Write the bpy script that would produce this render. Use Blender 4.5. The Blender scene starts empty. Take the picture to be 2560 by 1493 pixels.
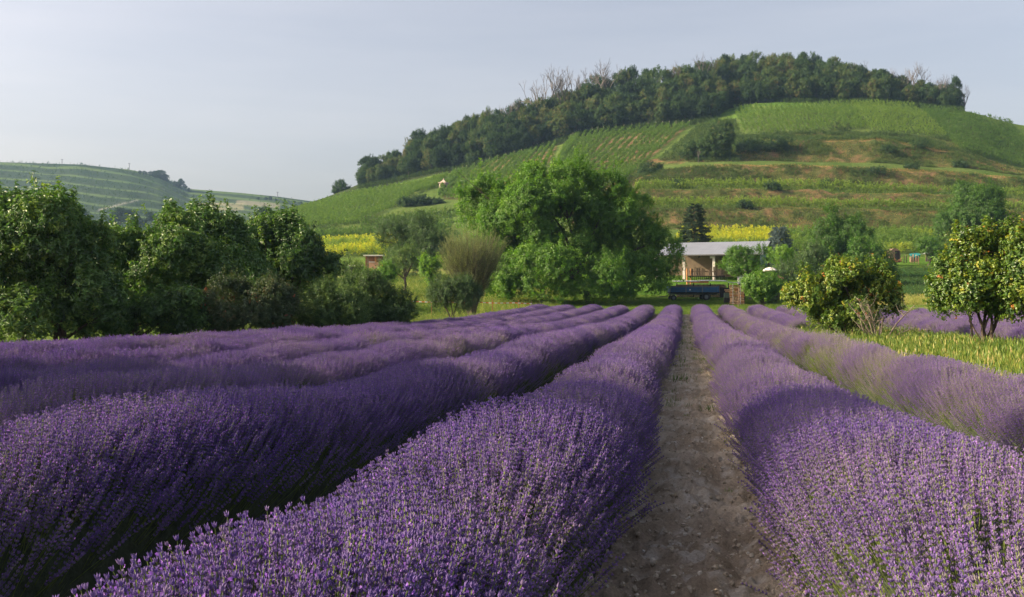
import bpy, math, random
import numpy as np
from mathutils import Vector

# ---------------------------------------------------------------- camera, sky, sun, exposure
SC = bpy.context.scene
COL = SC.collection
F = 2489.0                      # focal length in photo pixels (35 mm on a 36 mm sensor)
YAW = math.radians(9.96)        # the lens looks this far to the left of the lavender rows
CAMZ = 1.5
cam_d = bpy.data.cameras.new('camera'); cam = bpy.data.objects.new('camera', cam_d); COL.objects.link(cam)
cam_d.lens = 35.0; cam_d.sensor_width = 36.0; cam_d.clip_start = 0.1; cam_d.clip_end = 20000
cam.location = (0, 0, CAMZ); cam.rotation_euler = (math.radians(90), 0, YAW)
SC.camera = cam
SUN_EL = math.radians(27); SUN_AZ = math.radians(-90 - 14)      # azimuth from +Y, clockwise positive
w = bpy.data.worlds.new('World'); SC.world = w; w.use_nodes = True
nt = w.node_tree; nt.nodes.clear()
sky = nt.nodes.new('ShaderNodeTexSky'); sky.sky_type = 'NISHITA'; sky.sun_disc = False
sky.sun_elevation = SUN_EL; sky.sun_rotation = SUN_AZ
sky.air_density = 1.0; sky.dust_density = 4.5; sky.ozone_density = 1.0
bg = nt.nodes.new('ShaderNodeBackground'); bg.inputs['Strength'].default_value = 0.122
wo = nt.nodes.new('ShaderNodeOutputWorld')
hs = nt.nodes.new('ShaderNodeHueSaturation'); hs.inputs['Saturation'].default_value = 0.68
wm = nt.nodes.new('ShaderNodeMix'); wm.data_type = 'RGBA'; wm.blend_type = 'MULTIPLY'; wm.inputs[0].default_value = 1; wm.inputs[7].default_value = (1.07, .985, .965, 1)
nt.links.new(sky.outputs[0], hs.inputs['Color']); nt.links.new(hs.outputs[0], wm.inputs[6]); 
tcw = nt.nodes.new('ShaderNodeTexCoord'); mpw = nt.nodes.new('ShaderNodeMapping'); mpw.inputs['Scale'].default_value = (1.2, 1.2, 9); mpw.inputs['Rotation'].default_value = (.06, .05, 0)
nw = nt.nodes.new('ShaderNodeTexNoise'); nw.inputs['Scale'].default_value = 1.6; nw.inputs['Detail'].default_value = 7; nw.inputs['Roughness'].default_value = .6
rw = nt.nodes.new('ShaderNodeValToRGB'); rw.color_ramp.elements[0].position = .42; rw.color_ramp.elements[0].color = (1, 1, 1, 1); rw.color_ramp.elements[1].position = .78; rw.color_ramp.elements[1].color = (1.16, 1.12, 1.08, 1)
ww = nt.nodes.new('ShaderNodeMix'); ww.data_type = 'RGBA'; ww.blend_type = 'MULTIPLY'; ww.inputs[0].default_value = 1
nt.links.new(tcw.outputs['Generated'], mpw.inputs[0]); nt.links.new(mpw.outputs[0], nw.inputs[0]); nt.links.new(nw.outputs[0], rw.inputs[0])
nt.links.new(wm.outputs[2], ww.inputs[6]); nt.links.new(rw.outputs[0], ww.inputs[7]); nt.links.new(ww.outputs[2], bg.inputs[0]); nt.links.new(bg.outputs[0], wo.inputs[0])
sd = bpy.data.lights.new('sun', 'SUN'); sun = bpy.data.objects.new('sun', sd); COL.objects.link(sun)
sd.energy = 5.0; sd.angle = math.radians(0.55); sd.color = (1.0, 0.82, 0.56)
tosun = Vector((math.sin(SUN_AZ)*math.cos(SUN_EL), math.cos(SUN_AZ)*math.cos(SUN_EL), math.sin(SUN_EL)))
sun.rotation_euler = tosun.to_track_quat('Z', 'Y').to_euler()
SC.view_settings.view_transform = 'Standard'; SC.view_settings.look = 'None'
SC.view_settings.exposure = 0.9; SC.view_settings.gamma = 1.0; SC.view_settings.use_curve_mapping = False
HAZE = 0.00013
SC.cycles.volume_step_rate = 10; SC.cycles.volume_max_steps = 8; SC.cycles.volume_bounces = 0
SC.cycles.use_denoising = True; SC.cycles.denoiser = 'OPENIMAGEDENOISE'; SC.cycles.denoising_prefilter = 'ACCURATE'; SC.cycles.use_adaptive_sampling = False; SC.cycles.max_bounces = 6; SC.cycles.diffuse_bounces = 2; SC.cycles.glossy_bounces = 2
SC.cycles.transmission_bounces = 3; SC.cycles.transparent_max_bounces = 6

# ---------------------------------------------------------------- numbers
rng = np.random.default_rng(7)
sy, cy = math.sin(YAW), math.cos(YAW)
def world(px, D):                      # photo column + depth along the lens axis -> ground X, Y
    a = (np.asarray(px, float)-1280.0)/F
    D = np.asarray(D, float)
    return D*(-sy+a*cy), D*(cy+a*sy)
def pix(X, Y):
    D = -X*sy+Y*cy
    return 1280.0+F*(X*cy+Y*sy)/np.maximum(D, 0.01), D
def zof(py, D): return CAMZ+(746.5-py)*D/F
def hsh(ix, iy, s):
    h = (ix.astype(np.int64)*374761393+iy.astype(np.int64)*668265263+s*1442695041) & 0x7fffffff
    h = ((h ^ (h >> 13))*1274126177) & 0x7fffffff
    return ((h ^ (h >> 16)) & 0xffff)/65535.0
def vn(x, y, s=0):                     # value noise 0..1
    x = np.asarray(x, float); y = np.asarray(y, float)
    x, y = np.broadcast_arrays(x, y)
    ix = np.floor(x); iy = np.floor(y); fx = x-ix; fy = y-iy
    fx = fx*fx*(3-2*fx); fy = fy*fy*(3-2*fy); ix = ix.astype(int); iy = iy.astype(int)
    a = hsh(ix, iy, s); b = hsh(ix+1, iy, s); c = hsh(ix, iy+1, s); d = hsh(ix+1, iy+1, s)
    return (a*(1-fx)+b*fx)*(1-fy)+(c*(1-fx)+d*fx)*fy
def fbm(x, y, s=0, o=4):
    t = 0; am = 0.5; n = 0
    for k in range(o):
        t = t+am*vn(np.asarray(x)*2**k, np.asarray(y)*2**k, s+k*17); n += am; am *= 0.5
    return t/n
def smooth(a, b, x):
    t = np.clip((x-a)/(b-a), 0, 1); return t*t*(3-2*t)

# ---------------------------------------------------------------- the shape of the land
NY = np.array([-40, 3, 4.45, 7, 10.4, 15.5, 23.8, 31, 42, 55, 68, 84, 105, 140])
NZ = 2.2*np.array([-.60, -.60, -.60, -.655, -.71, -.76, -.78, -.82, -.86, -.84, -.76, -.62, -.10, 1.2])
def near_z(X, Y):
    z = np.interp(Y, NY, NZ)
    z = z-0.06*np.maximum(0, -12-X)+0.0
    return CAMZ+z+0.05*(vn(X*.25, Y*.2, 3)-.5)
PXK = np.array([-2500, 300, 500, 620, 770, 905, 1130, 1300, 1500, 1740, 1900, 2000, 2200, 2400, 2560, 4600], float)
FAR = [  # depth: photo row of the ground at each column above
 (84,  [787]*16),
 (105, [751]*16),
 (140, [703]*16),
 (170, [672]*16),
 (200, [655,655,655,650,648,645,645,645,642,642,642,642,642,640,640,640]),
 (243, [655,655,650,622,612,602,592,577,577,577,577,577,577,577,577,590]),
 (254, [655,655,650,612,598,590,572,547,524,520,520,521,524,528,530,540]),
 (266, [655,655,650,605,591,585,566,541,518,512,512,513,517,522,524,535]),
 (274, [655,655,650,598,577,563,543,508,480,474,474,477,484,492,495,510]),
 (288, [655,655,650,592,569,555,533,498,472,463,463,466,473,480,484,500]),
 (297, [655,655,650,584,557,543,518,478,456,418,416,418,424,436,450,470]),
 (313, [655,655,650,576,548,531,503,463,440,405,404,404,408,420,438,460]),
 (326, [655,655,650,570,537,514,484,446,420,384,368,356,352,385,428,455]),
 (340, [655,655,650,565,527,500,469,432,400,362,350,347,346,366,412,450]),
 (392, [655,655,650,556,511,478,438,392,347,318,290,282,282,305,352,420]),
 (425, [655,655,655,553,507,464,418,372,318,290,258,254,256,277,314,400]),
 (475, [655,655,665,575,522,460,396,346,280,240,228,228,238,282,322,420]),
 (530, [655,655,680,620,560,500,430,380,320,280,270,270,280,320,370,450]),
 (650, [650,650,690,690,650,620,580,540,500,480,480,480,480,500,540,600]),
 (1200,[640,640,700,700,700,700,700,700,700,700,700,700,700,700,700,700]),
]
FD = np.array([f[0] for f in FAR], float)
FY = np.array([[*f[1]] for f in FAR], float)
FZ = CAMZ+(746.5-FY)*FD[:, None]/F
def far_z(px, D):
    px = np.asarray(px, float); D = np.asarray(D, float)
    px, D = np.broadcast_arrays(px, D)
    i = np.clip(np.searchsorted(FD, D)-1, 0, len(FD)-2)
    j = np.clip(np.searchsorted(PXK, px)-1, 0, len(PXK)-2)
    t = np.clip((D-FD[i])/(FD[i+1]-FD[i]), 0, 1); u = np.clip((px-PXK[j])/(PXK[j+1]-PXK[j]), 0, 1)
    t = np.where((t > 0) & (t < 1) & (D > 240), t*.75+.25*t*t*(3-2*t), t)
    u = u*.6+.4*u*u*(3-2*u)
    a = FZ[i, j]*(1-u)+FZ[i, j+1]*u; b = FZ[i+1, j]*(1-u)+FZ[i+1, j+1]*u
    return a*(1-t)+b*t
def ground(X, Y):
    X = np.asarray(X, float); Y = np.asarray(Y, float)
    px, D = pix(X, Y)
    k = smooth(82, 100, D)
    fz = far_z(px, np.maximum(D, 84))
    nz = near_z(X, Y)
    rough = (fbm(X*.08, Y*.08, 5, 3)-.5)*smooth(100, 240, D)*1.0
    return nz*(1-k)+(fz+rough)*k
def G(px, D):                          # a point on the ground under a photo column at a depth
    X, Y = world(px, D); return np.array([float(X), float(Y), float(ground(X, Y))])
def P(px, py, D):
    X, Y = world(px, D); return np.array([float(X), float(Y), float(zof(py, D))])
DS = np.arange(100, 520, 1.0)
def hit(px, py):                       # depth at which the line of sight through a pixel meets the hill
    X, Y = world(px, DS); z = ground(X, Y)
    yy = 746.5-(z-CAMZ)*F/DS
    k = np.nonzero(yy <= py)[0]
    return float(DS[k[0]]) if len(k) else None

# ---------------------------------------------------------------- mesh + material helpers
def mesh_from(name, v, f, mats=None, smooth_=False, mi=None):
    me = bpy.data.meshes.new(name)
    v = np.asarray(v, np.float32).reshape(-1, 3)
    if isinstance(f, np.ndarray):
        n, k = f.shape
        me.vertices.add(len(v)); me.vertices.foreach_set('co', v.ravel())
        me.loops.add(n*k); me.loops.foreach_set('vertex_index', f.astype(np.int32).ravel())
        me.polygons.add(n); me.polygons.foreach_set('loop_start', (np.arange(n)*k).astype(np.int32))
        me.update(calc_edges=True); me.validate()
    else:
        me.from_pydata([tuple(map(float, p)) for p in v], [], f); me.update()
    for m in (mats or []): me.materials.append(m)
    if mi is not None: me.polygons.foreach_set('material_index', np.asarray(mi, np.int32))
    if smooth_: me.polygons.foreach_set('use_smooth', np.ones(len(me.polygons), bool))
    me.update()
    return me
def link(name, me, parent=None, loc=None, rz=0):
    o = bpy.data.objects.new(name, me); COL.objects.link(o)
    if parent: o.parent = parent
    if loc is not None: o.location = [float(c) for c in loc]
    if rz: o.rotation_euler = (0, 0, rz)
    return o
def tag(o, label=None, cat=None, group=None, kind=None):
    if label: o['label'] = label
    if cat: o['category'] = cat
    if group: o['group'] = group
    if kind: o['kind'] = kind
    return o
def thing(name, label, cat, loc, rz=0, group=None):
    o = link(name, None, None, loc, rz); return tag(o, label, cat, group)

class MB:                              # collects simple shapes into one mesh
    def __init__(s): s.v = []; s.f = []; s.m = []
    def add(s, v, f, mi=0):
        b = len(s.v); s.v += [tuple(map(float, p)) for p in v]
        s.f += [tuple(b+i for i in q) for q in f]; s.m += [mi]*len(f)
    def box(s, c, d, rz=0, rx=0, ry=0, mi=0):
        x, y, z = [q/2 for q in d]
        pts = [Vector((i*x, j*y, k*z)) for k in (-1, 1) for j in (-1, 1) for i in (-1, 1)]
        from mathutils import Euler
        R = Euler((rx, ry, rz)).to_matrix()
        s.add([R @ p+Vector([float(t) for t in c]) for p in pts],
              [(0, 2, 3, 1), (4, 5, 7, 6), (0, 1, 5, 4), (2, 6, 7, 3), (0, 4, 6, 2), (1, 3, 7, 5)], mi)
        return s
    def tube(s, pts, rad, n=7, mi=0, cap=True):
        pts = [Vector([float(t) for t in p]) for p in pts]
        if not hasattr(rad, '__len__'): rad = [rad]*len(pts)
        b = len(s.v); up = Vector((0.13, 0.21, 0.97))
        for i, p in enumerate(pts):
            t = (pts[min(i+1, len(pts)-1)]-pts[max(i-1, 0)]).normalized()
            a = t.cross(up if abs(t.dot(up)) < .95 else Vector((1, 0, 0))).normalized(); c = t.cross(a)
            for k in range(n):
                q = p+(a*math.cos(2*math.pi*k/n)+c*math.sin(2*math.pi*k/n))*rad[i]
                s.v.append(tuple(q))
        for i in range(len(pts)-1):
            for k in range(n):
                s.f.append((b+i*n+k, b+i*n+(k+1) % n, b+(i+1)*n+(k+1) % n, b+(i+1)*n+k)); s.m.append(mi)
        if cap:
            s.f.append(tuple(b+k for k in range(n))[::-1]); s.m.append(mi)
            s.f.append(tuple(b+(len(pts)-1)*n+k for k in range(n))); s.m.append(mi)
        return s
    def mesh(s, name, mats, sm=False):
        if not isinstance(mats, (list, tuple)): mats = [mats]
        return mesh_from(name, s.v, s.f, mats, sm, s.m)
    def build(s, name, mats, parent=None, loc=None, rz=0, sm=False):
        return link(name, s.mesh(name, mats, sm), parent, loc, rz)

def newmat(name):
    m = bpy.data.materials.new(name); m.use_nodes = True
    n = m.node_tree; n.nodes.clear(); return m, n, n.nodes.new, n.links.new
def ramp(N, stops):
    r = N('ShaderNodeValToRGB'); e = r.color_ramp.elements
    while len(e) < len(stops): e.new(0.5)
    for q, (p, c) in zip(e, stops): q.position = p; q.color = (*c, 1)
    return r
def leafmat(name, stops, trans=0.35, rough=0.55, gloss=0.12, tcol=(1.25, 1.35, .55)):
    k = 1.3 if 'leaf' in name and 'lavender' not in name else 1.0
    stops = [(a, tuple(q*k for q in c)) for a, c in stops]
    m, n, N, L = newmat(name)
    at = N('ShaderNodeAttribute'); at.attribute_type = 'INSTANCER'; at.attribute_name = 'tint'
    r = ramp(N, stops); L(at.outputs['Fac'], r.inputs[0])
    d = N('ShaderNodeBsdfDiffuse'); L(r.outputs[0], d.inputs[0])
    mu = N('ShaderNodeMix'); mu.data_type = 'RGBA'; mu.blend_type = 'MULTIPLY'; mu.inputs[0].default_value = 1
    L(r.outputs[0], mu.inputs[6]); mu.inputs[7].default_value = (*tcol, 1)
    t = N('ShaderNodeBsdfTranslucent'); L(mu.outputs[2], t.inputs[0])
    mx = N('ShaderNodeMixShader'); mx.inputs[0].default_value = trans
    L(d.outputs[0], mx.inputs[1]); L(t.outputs[0], mx.inputs[2])
    out = N('ShaderNodeOutputMaterial'); last = mx
    if gloss:
        g = N('ShaderNodeBsdfGlossy'); g.inputs['Roughness'].default_value = rough; g.inputs[0].default_value = (1, 1, 1, 1)
        m2 = N('ShaderNodeMixShader'); m2.inputs[0].default_value = gloss*.28; L(mx.outputs[0], m2.inputs[1]); L(g.outputs[0], m2.inputs[2]); last = m2
    L(last.outputs[0], out.inputs[0]); return m
def solid(name, c, rough=.8, c2=None, scale=6.0, bump=0.0, metal=0, stretch=None, spec=.3):
    m, n, N, L = newmat(name)
    b = N('ShaderNodeBsdfPrincipled'); b.inputs['Roughness'].default_value = rough; b.inputs['Metallic'].default_value = metal
    b.inputs['Specular IOR Level'].default_value = spec
    tc = N('ShaderNodeTexCoord'); mp = N('ShaderNodeMapping'); L(tc.outputs['Object'], mp.inputs[0])
    if stretch: mp.inputs['Scale'].default_value = stretch
    no = N('ShaderNodeTexNoise'); no.inputs['Scale'].default_value = scale; no.inputs['Detail'].default_value = 6; no.inputs['Roughness'].default_value = .65
    L(mp.outputs[0], no.inputs[0])
    c2 = c2 or tuple(q*.72 for q in c)
    r = ramp(N, [(.33, c2), (.67, c)]); L(no.outputs[0], r.inputs[0]); L(r.outputs[0], b.inputs['Base Color'])
    if bump:
        bp = N('ShaderNodeBump'); bp.inputs['Strength'].default_value = bump; bp.inputs['Distance'].default_value = .05
        L(no.outputs[0], bp.inputs['Height']); L(bp.outputs[0], b.inputs['Normal'])
    o = N('ShaderNodeOutputMaterial'); L(b.outputs[0], o.inputs[0]); return m

# scattering: instanced sprays chosen by per-point attributes
def kind_collection(name, meshes):
    c = bpy.data.collections.new(name)
    for i, me in enumerate(meshes):
        c.objects.link(bpy.data.objects.new('%s_%02d' % (name, i), me))
    return c
GROUPS = {}
def scatter_group(coll):
    g = bpy.data.node_groups.new('scatter_'+coll.name, 'GeometryNodeTree')
    g.interface.new_socket('Geometry', in_out='INPUT', socket_type='NodeSocketGeometry')
    g.interface.new_socket('Geometry', in_out='OUTPUT', socket_type='NodeSocketGeometry')
    N = g.nodes.new; L = g.links.new
    i = N('NodeGroupInput'); o = N('NodeGroupOutput')
    ci = N('GeometryNodeCollectionInfo'); ci.inputs['Collection'].default_value = coll
    ci.inputs['Separate Children'].default_value = True; ci.inputs['Reset Children'].default_value = True
    ip = N('GeometryNodeInstanceOnPoints'); ip.inputs['Pick Instance'].default_value = True
    def na(nm, t):
        a = N('GeometryNodeInputNamedAttribute'); a.data_type = t; a.inputs['Name'].default_value = nm; return a.outputs[0]
    L(i.outputs[0], ip.inputs['Points']); L(ci.outputs[0], ip.inputs['Instance'])
    L(na('var', 'INT'), ip.inputs['Instance Index']); L(na('rot', 'FLOAT_VECTOR'), ip.inputs['Rotation'])
    L(na('scl', 'FLOAT'), ip.inputs['Scale']); L(ip.outputs[0], o.inputs[0])
    return g
def eul(dirs, spin, roll_free=True):   # euler angles that send +Z to dirs, spun about it
    d = dirs/np.maximum(np.linalg.norm(dirs, axis=1, keepdims=True), 1e-6)
    th = np.arccos(np.clip(d[:, 2], -1, 1)); ph = np.arctan2(d[:, 1], d[:, 0])
    ct, st, cp, sp, cs, ss = np.cos(th), np.sin(th), np.cos(ph), np.sin(ph), np.cos(spin), np.sin(spin)
    r00 = cp*ct*cs-sp*ss; r10 = sp*ct*cs+cp*ss; r20 = -st*cs
    r21 = st*ss; r22 = ct
    return np.stack([np.arctan2(r21, r22), -np.arcsin(np.clip(r20, -1, 1)), np.arctan2(r10, r00)], 1)
def points_mesh(name, pos, rot, scl, tint, nv):
    me = bpy.data.meshes.new(name); n = len(pos)
    me.vertices.add(n); me.vertices.foreach_set('co', np.asarray(pos, np.float32).ravel())
    a = me.attributes.new('rot', 'FLOAT_VECTOR', 'POINT'); a.data.foreach_set('vector', np.asarray(rot, np.float32).ravel())
    a = me.attributes.new('scl', 'FLOAT', 'POINT'); a.data.foreach_set('value', np.asarray(scl, np.float32))
    a = me.attributes.new('tint', 'FLOAT', 'POINT'); a.data.foreach_set('value', np.clip(np.asarray(tint, np.float32), 0, 1))
    a = me.attributes.new('var', 'INT', 'POINT'); a.data.foreach_set('value', rng.integers(0, nv, n).astype(np.int32))
    me.update(); return me
KINDS = {}
def reg(name, meshes):
    c = kind_collection(name, meshes); KINDS[name] = (scatter_group(c), len(meshes))
def scatter(name, kind, pos, dirs, scl, tint, parent=None, loc=None, spin=None):
    g, nv = KINDS[kind]
    if spin is None: spin = rng.uniform(0, 6.283, len(pos))
    me = points_mesh(name, pos, eul(np.asarray(dirs, float), spin), scl, tint, nv)
    o = link(name, me, parent, loc)
    m = o.modifiers.new('scatter', 'NODES'); m.node_group = g
    return o

# ---------------------------------------------------------------- sprays of leaves, flower spikes, tufts (instanced by the crowns and rows)
R = random.Random(11)
def rv(): return Vector((R.gauss(0, 1), R.gauss(0, 1), R.gauss(0, 1))).normalized()
def leaf(mb, b, d, nrm, L, W, mi=0, six=False, curl=.12):
    d = d.normalized(); s = d.cross(nrm)
    if s.length < 1e-3: s = d.cross(Vector((1, .3, .2)))
    s.normalize(); n = s.cross(d).normalized()
    if six:
        pts = [b, b+d*L*.3+s*W*.48+n*W*.15, b+d*L*.68+s*W*.36+n*W*.08-n*L*curl*.4, b+d*L-n*L*curl,
               b+d*L*.68-s*W*.36+n*W*.08-n*L*curl*.4, b+d*L*.3-s*W*.48+n*W*.15]
        mb.add(pts, [(0, 3, 2, 1), (0, 5, 4, 3)], mi)
    else:
        pts = [b, b+d*L*.5+s*W*.5+n*W*.12, b+d*L-n*L*curl, b+d*L*.5-s*W*.5+n*W*.12]
        mb.add(pts, [(0, 2, 1), (0, 3, 2)], mi)
def spray(n, L, ll, lw, mats, droop=.25, six=False, twigr=.006, spread=1.0, fan=.35, twig=True):
    mb = MB(); c = rv()*fan*.6
    def at(t): return Vector((c.x*t*t*L, c.y*t*t*L, t*L))
    if twig: mb.tube([at(0), at(.5), at(1)], [twigr, twigr*.7, twigr*.3], 3, 1, False)
    for i in range(n):
        t = R.uniform(.12, 1.0); p = at(t)
        if n > 14: p += rv()*L*fan*R.uniform(0, .8)
        ang = R.uniform(0, 6.283); o = Vector((math.cos(ang), math.sin(ang), 0))
        d = (o*spread*R.uniform(.6, 1.1)+Vector((0, 0, R.uniform(.1, .8)))+Vector((0, 0, -droop*R.random()))).normalized()
        leaf(mb, p, d, (Vector((0, 0, 1))+rv()*.7), ll*R.uniform(.7, 1.15), lw*R.uniform(.75, 1.15), 0, six)
    return mb.mesh('spray', mats)
def tuft(n, h, wd, mats, lean=.35, base=.08, heads=0, hm=0):
    mb = MB()
    for i in range(n):
        a = R.uniform(0, 6.283); r = base*math.sqrt(R.random()); b = Vector((math.cos(a)*r, math.sin(a)*r, -.02))
        o = Vector((math.cos(a+R.gauss(0, .8)), math.sin(a+R.gauss(0, .8)), 0))*R.uniform(.05, lean)*h; hh = h*R.uniform(.55, 1.1)
        s = Vector((-o.y, o.x, 0)).normalized()*wd*.5 if o.length > 1e-4 else Vector((wd/2, 0, 0))
        m = b+o*.4+Vector((0, 0, hh*.6)); t = b+o*1.2+Vector((0, 0, hh))
        mb.add([b-s, b+s, m+s*.8, m-s*.8, t], [(0, 1, 2, 3), (3, 2, 4)], 0)
        if i < heads:
            q = MB(); r3 = wd*1.4
            mb.add([t+Vector((0, 0, -.02)), t+Vector((r3, 0, .03)), t+Vector((-r3*.5, r3*.8, .03)), t+Vector((-r3*.5, -r3*.8, .03)), t+Vector((0, 0, .11))],
                   [(0, 2, 1), (0, 3, 2), (0, 1, 3), (4, 1, 2), (4, 2, 3), (4, 3, 1)], hm)
    return mb.mesh('tuft', mats)
def spike(detail, mats, H=.56, head=.12):
    """one lavender stem with its flower head; mats: stem, calyx, petal"""
    mb = MB(); c = Vector((R.gauss(0, .03), R.gauss(0, .03), 0))
    def at(z): t = z/H; return Vector((c.x*t*t, c.y*t*t, z))
    mb.tube([at(0), at(H*.5), at(H)], [.0019, .0017, .0013], 3, 0, False)
    if detail == 2:
        k = R.choice([6, 7, 7, 8]); zs = [H-head*(1-i/(k-1)) for i in range(k)]
        if R.random() < .6: zs = [zs[0]-.028]+zs
        for i, z in enumerate(zs):
            last = i == len(zs)-1; r = .0070*(1-.30*i/len(zs))*R.uniform(.85, 1.15); m = 7
            a0 = R.random()*6
            for j in range(m):
                a = a0+6.283*j/m+R.gauss(0, .15); o = Vector((math.cos(a), math.sin(a), 0))
                p = at(z)+o*.002; e = p+o*r+Vector((0, 0, .0085+.003*R.random()+(.005 if last else 0)))
                s = Vector((-o.y, o.x, 0))*.0028; mid = (p+e)/2+Vector((0, 0, -.0026)); mit = (p+e)/2+Vector((0, 0, .0034))
                mb.add([p, mid+s, mid-s, mit, e], [(0, 1, 3), (0, 3, 2), (0, 2, 1), (4, 3, 1), (4, 2, 3), (4, 1, 2)], 1)
                if R.random() < .07:
                    q = e+o*.002; s2 = s*1.3; mb.add([q-s2, q+s2, q+o*.005+Vector((0, 0, .006))+s2*.4, q+Vector((0, 0, .008))-s2*.6], [(0, 1, 2, 3)], 2)
    else:
        zs = [H-head+.01, H-head*.62, H-head*.3, H]; rr = [.0080, .0088, .0080, .0065]
        for z, r in zip(zs, rr):
            p = at(z); h = .019
            mb.add([p+Vector((0, 0, -h)), p+Vector((r, 0, 0)), p+Vector((-r*.5, r*.87, 0)), p+Vector((-r*.5, -r*.87, 0)), p+Vector((0, 0, h*1.1))],
                   [(0, 2, 1), (0, 3, 2), (0, 1, 3), (4, 1, 2), (4, 2, 3), (4, 3, 1)], 1 if R.random() < .85 else 2)
    return mb
def clump(n, spread, mats, fat=1.0, H=.56):
    mb = MB()
    for i in range(n):
        s = spike(2, mats, H*R.uniform(.85, 1.1), .12)
        a = R.random()*6.283; r = spread*math.sqrt(R.random()); lean = .22*r/spread
        ox, oy = math.cos(a)*r, math.sin(a)*r
        v = [(x*fat+ox*.35+ox*.65*z/H, y*fat+oy*.35+oy*.65*z/H, z*(1-.1*lean)+R.uniform(0, .0)) for x, y, z in s.v]
        b = len(mb.v); mb.v += v; mb.f += [tuple(b+q for q in f) for f in s.f]; mb.m += s.m
    return mb.mesh('lavender_clump', mats)

M = {}
M['bark'] = solid('bark', (.11, .085, .06), .9, (.05, .04, .03), 9, .6, stretch=(1, 1, .25))
M['pale_bark'] = solid('pale_bark', (.26, .22, .17), .9, (.15, .12, .09), 9, .5, stretch=(1, 1, .25))
M['grey_bark'] = solid('grey_bark', (.17, .15, .13), .9, (.10, .09, .08), 9, .4)
M['twig'] = solid('twig', (.13, .12, .07), .9)
M['walnut'] = leafmat('walnut_leaf', [(0, (.036, .092, .012)), (.5, (.072, .168, .016)), (1, (.15, .26, .024))], .45, .5, .10)
M['cherry'] = leafmat('cherry_leaf', [(0, (.024, .060, .014)), (.5, (.062, .138, .022)), (1, (.16, .23, .03))], .32, .42, .16)
M['olive'] = leafmat('olive_leaf', [(0, (.034, .070, .026)), (.5, (.070, .130, .036)), (1, (.15, .215, .05))], .3, .5, .10)
M['redleaf'] = leafmat('reddish_leaf', [(0, (.030, .055, .020)), (.55, (.055, .09, .03)), (.9, (.11, .10, .04)), (1, (.30, .06, .03))], .3, .5, .12)
M['apricot'] = leafmat('apricot_leaf', [(0, (.035, .085, .015)), (.45, (.085, .16, .018)), (.8, (.20, .25, .02)), (.96, (.33, .30, .03)), (1, (.36, .15, .04))], .40, .42, .13)
M['forest'] = leafmat('forest_leaf', [(0, (.022, .048, .020)), (.5, (.045, .088, .028)), (.85, (.085, .12, .035)), (1, (.12, .11, .045))], .28, .6, .04)
M['vine'] = leafmat('vine_leaf', [(0, (.045, .10, .022)), (.4, (.095, .165, .032)), (.7, (.16, .23, .04)), (.86, (.30, .33, .03)), (1, (.50, .45, .03))], .38, .5, .06)
M['needle'] = leafmat('spruce_needle', [(0, (.014, .034, .018)), (.6, (.028, .060, .026)), (1, (.08, .13, .035))], .1, .6, .06)
M['bluen'] = leafmat('blue_spruce_needle', [(0, (.035, .065, .062)), (1, (.13, .19, .19))], .1, .6, .06)
M['scrub'] = leafmat('scrub_leaf', [(0, (.032, .060, .018)), (.3, (.06, .105, .025)), (.55, (.12, .15, .04)), (.75, (.22, .17, .065)), (.9, (.30, .16, .08)), (1, (.46, .32, .16))], .3, .6, .04)
M['grass'] = leafmat('grass_blade', [(0, (.060, .125, .018)), (.5, (.13, .22, .028)), (.8, (.28, .32, .06)), (1, (.52, .44, .18))], .4, .5, .06, (1.15, 1.15, .6))
M['willow'] = leafmat('willow_leaf', [(0, (.06, .085, .04)), (.5, (.11, .14, .06)), (1, (.2, .23, .08))], .3, .5, .08)
M['stem'] = leafmat('lavender_stem', [(0, (.12, .17, .045)), (.5, (.17, .23, .055)), (1, (.24, .30, .07))], .25, .5, .05, (1.1, 1.15, .6))
M['calyx'] = leafmat('lavender_calyx', [(0, (.150, .100, .34)), (.4, (.225, .155, .385)), (.8, (.30, .225, .385)), (1, (.32, .29, .28))], .25, .6, .03, (1.1, .9, 1.15))
M['petal'] = leafmat('lavender_petal', [(0, (.28, .13, .55)), (1, (.42, .24, .60))], .35, .6, .03, (1.1, .9, 1.2))
M['lavleaf'] = leafmat('lavender_leaf', [(0, (.06, .085, .045)), (1, (.13, .17, .08))], .2, .6, .05)
LAV = [M['stem'], M['calyx'], M['petal']]
reg('spike', [spike(2, LAV).mesh('lavender_spike', LAV) for _ in range(9)])
reg('clump', [clump(8, .11, LAV, 1.1) for _ in range(6)])
reg('farclump', [clump(12, .20, LAV, 1.45) for _ in range(6)])
reg('stems', [tuft(7, .43, .0022, [M['stem']], .16, .05, 0) for _ in range(4)])
reg('farstems', [tuft(14, .50, .007, [M['stem']], .22, .16, 0) for _ in range(4)])
reg('lavleaf', [tuft(14, .15, .004, [M['lavleaf']], .8, .06) for _ in range(4)])
reg('walnut', [spray(22, .75, .21, .085, [M['walnut'], M['twig']], .55, True, .008, 1.0, .38) for _ in range(5)])
reg('cherry', [spray(17, .50, .145, .062, [M['cherry'], M['twig']], .9, True, .005, .9, .25) for _ in range(6)])
reg('olive', [spray(26, .42, .075, .034, [M['olive'], M['twig']], .3, False, .004, .8, .3) for _ in range(5)])
reg('redleaf', [spray(22, .40, .075, .045, [M['redleaf'], M['twig']], .4, False, .004, .9, .3) for _ in range(5)])
reg('apricot', [spray(17, .46, .088, .066, [M['apricot'], M['bark']], .75, True, .006, .85, .12) for _ in range(6)])
reg('forest', [spray(26, 1.5, .42, .26, [M['forest'], M['bark']], .4, False, .02, 1.0, .45) for _ in range(5)])
reg('midleaf', [spray(26, .8, .19, .10, [M['walnut'], M['bark']], .4, False, .01, 1.0, .45) for _ in range(5)])
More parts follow.
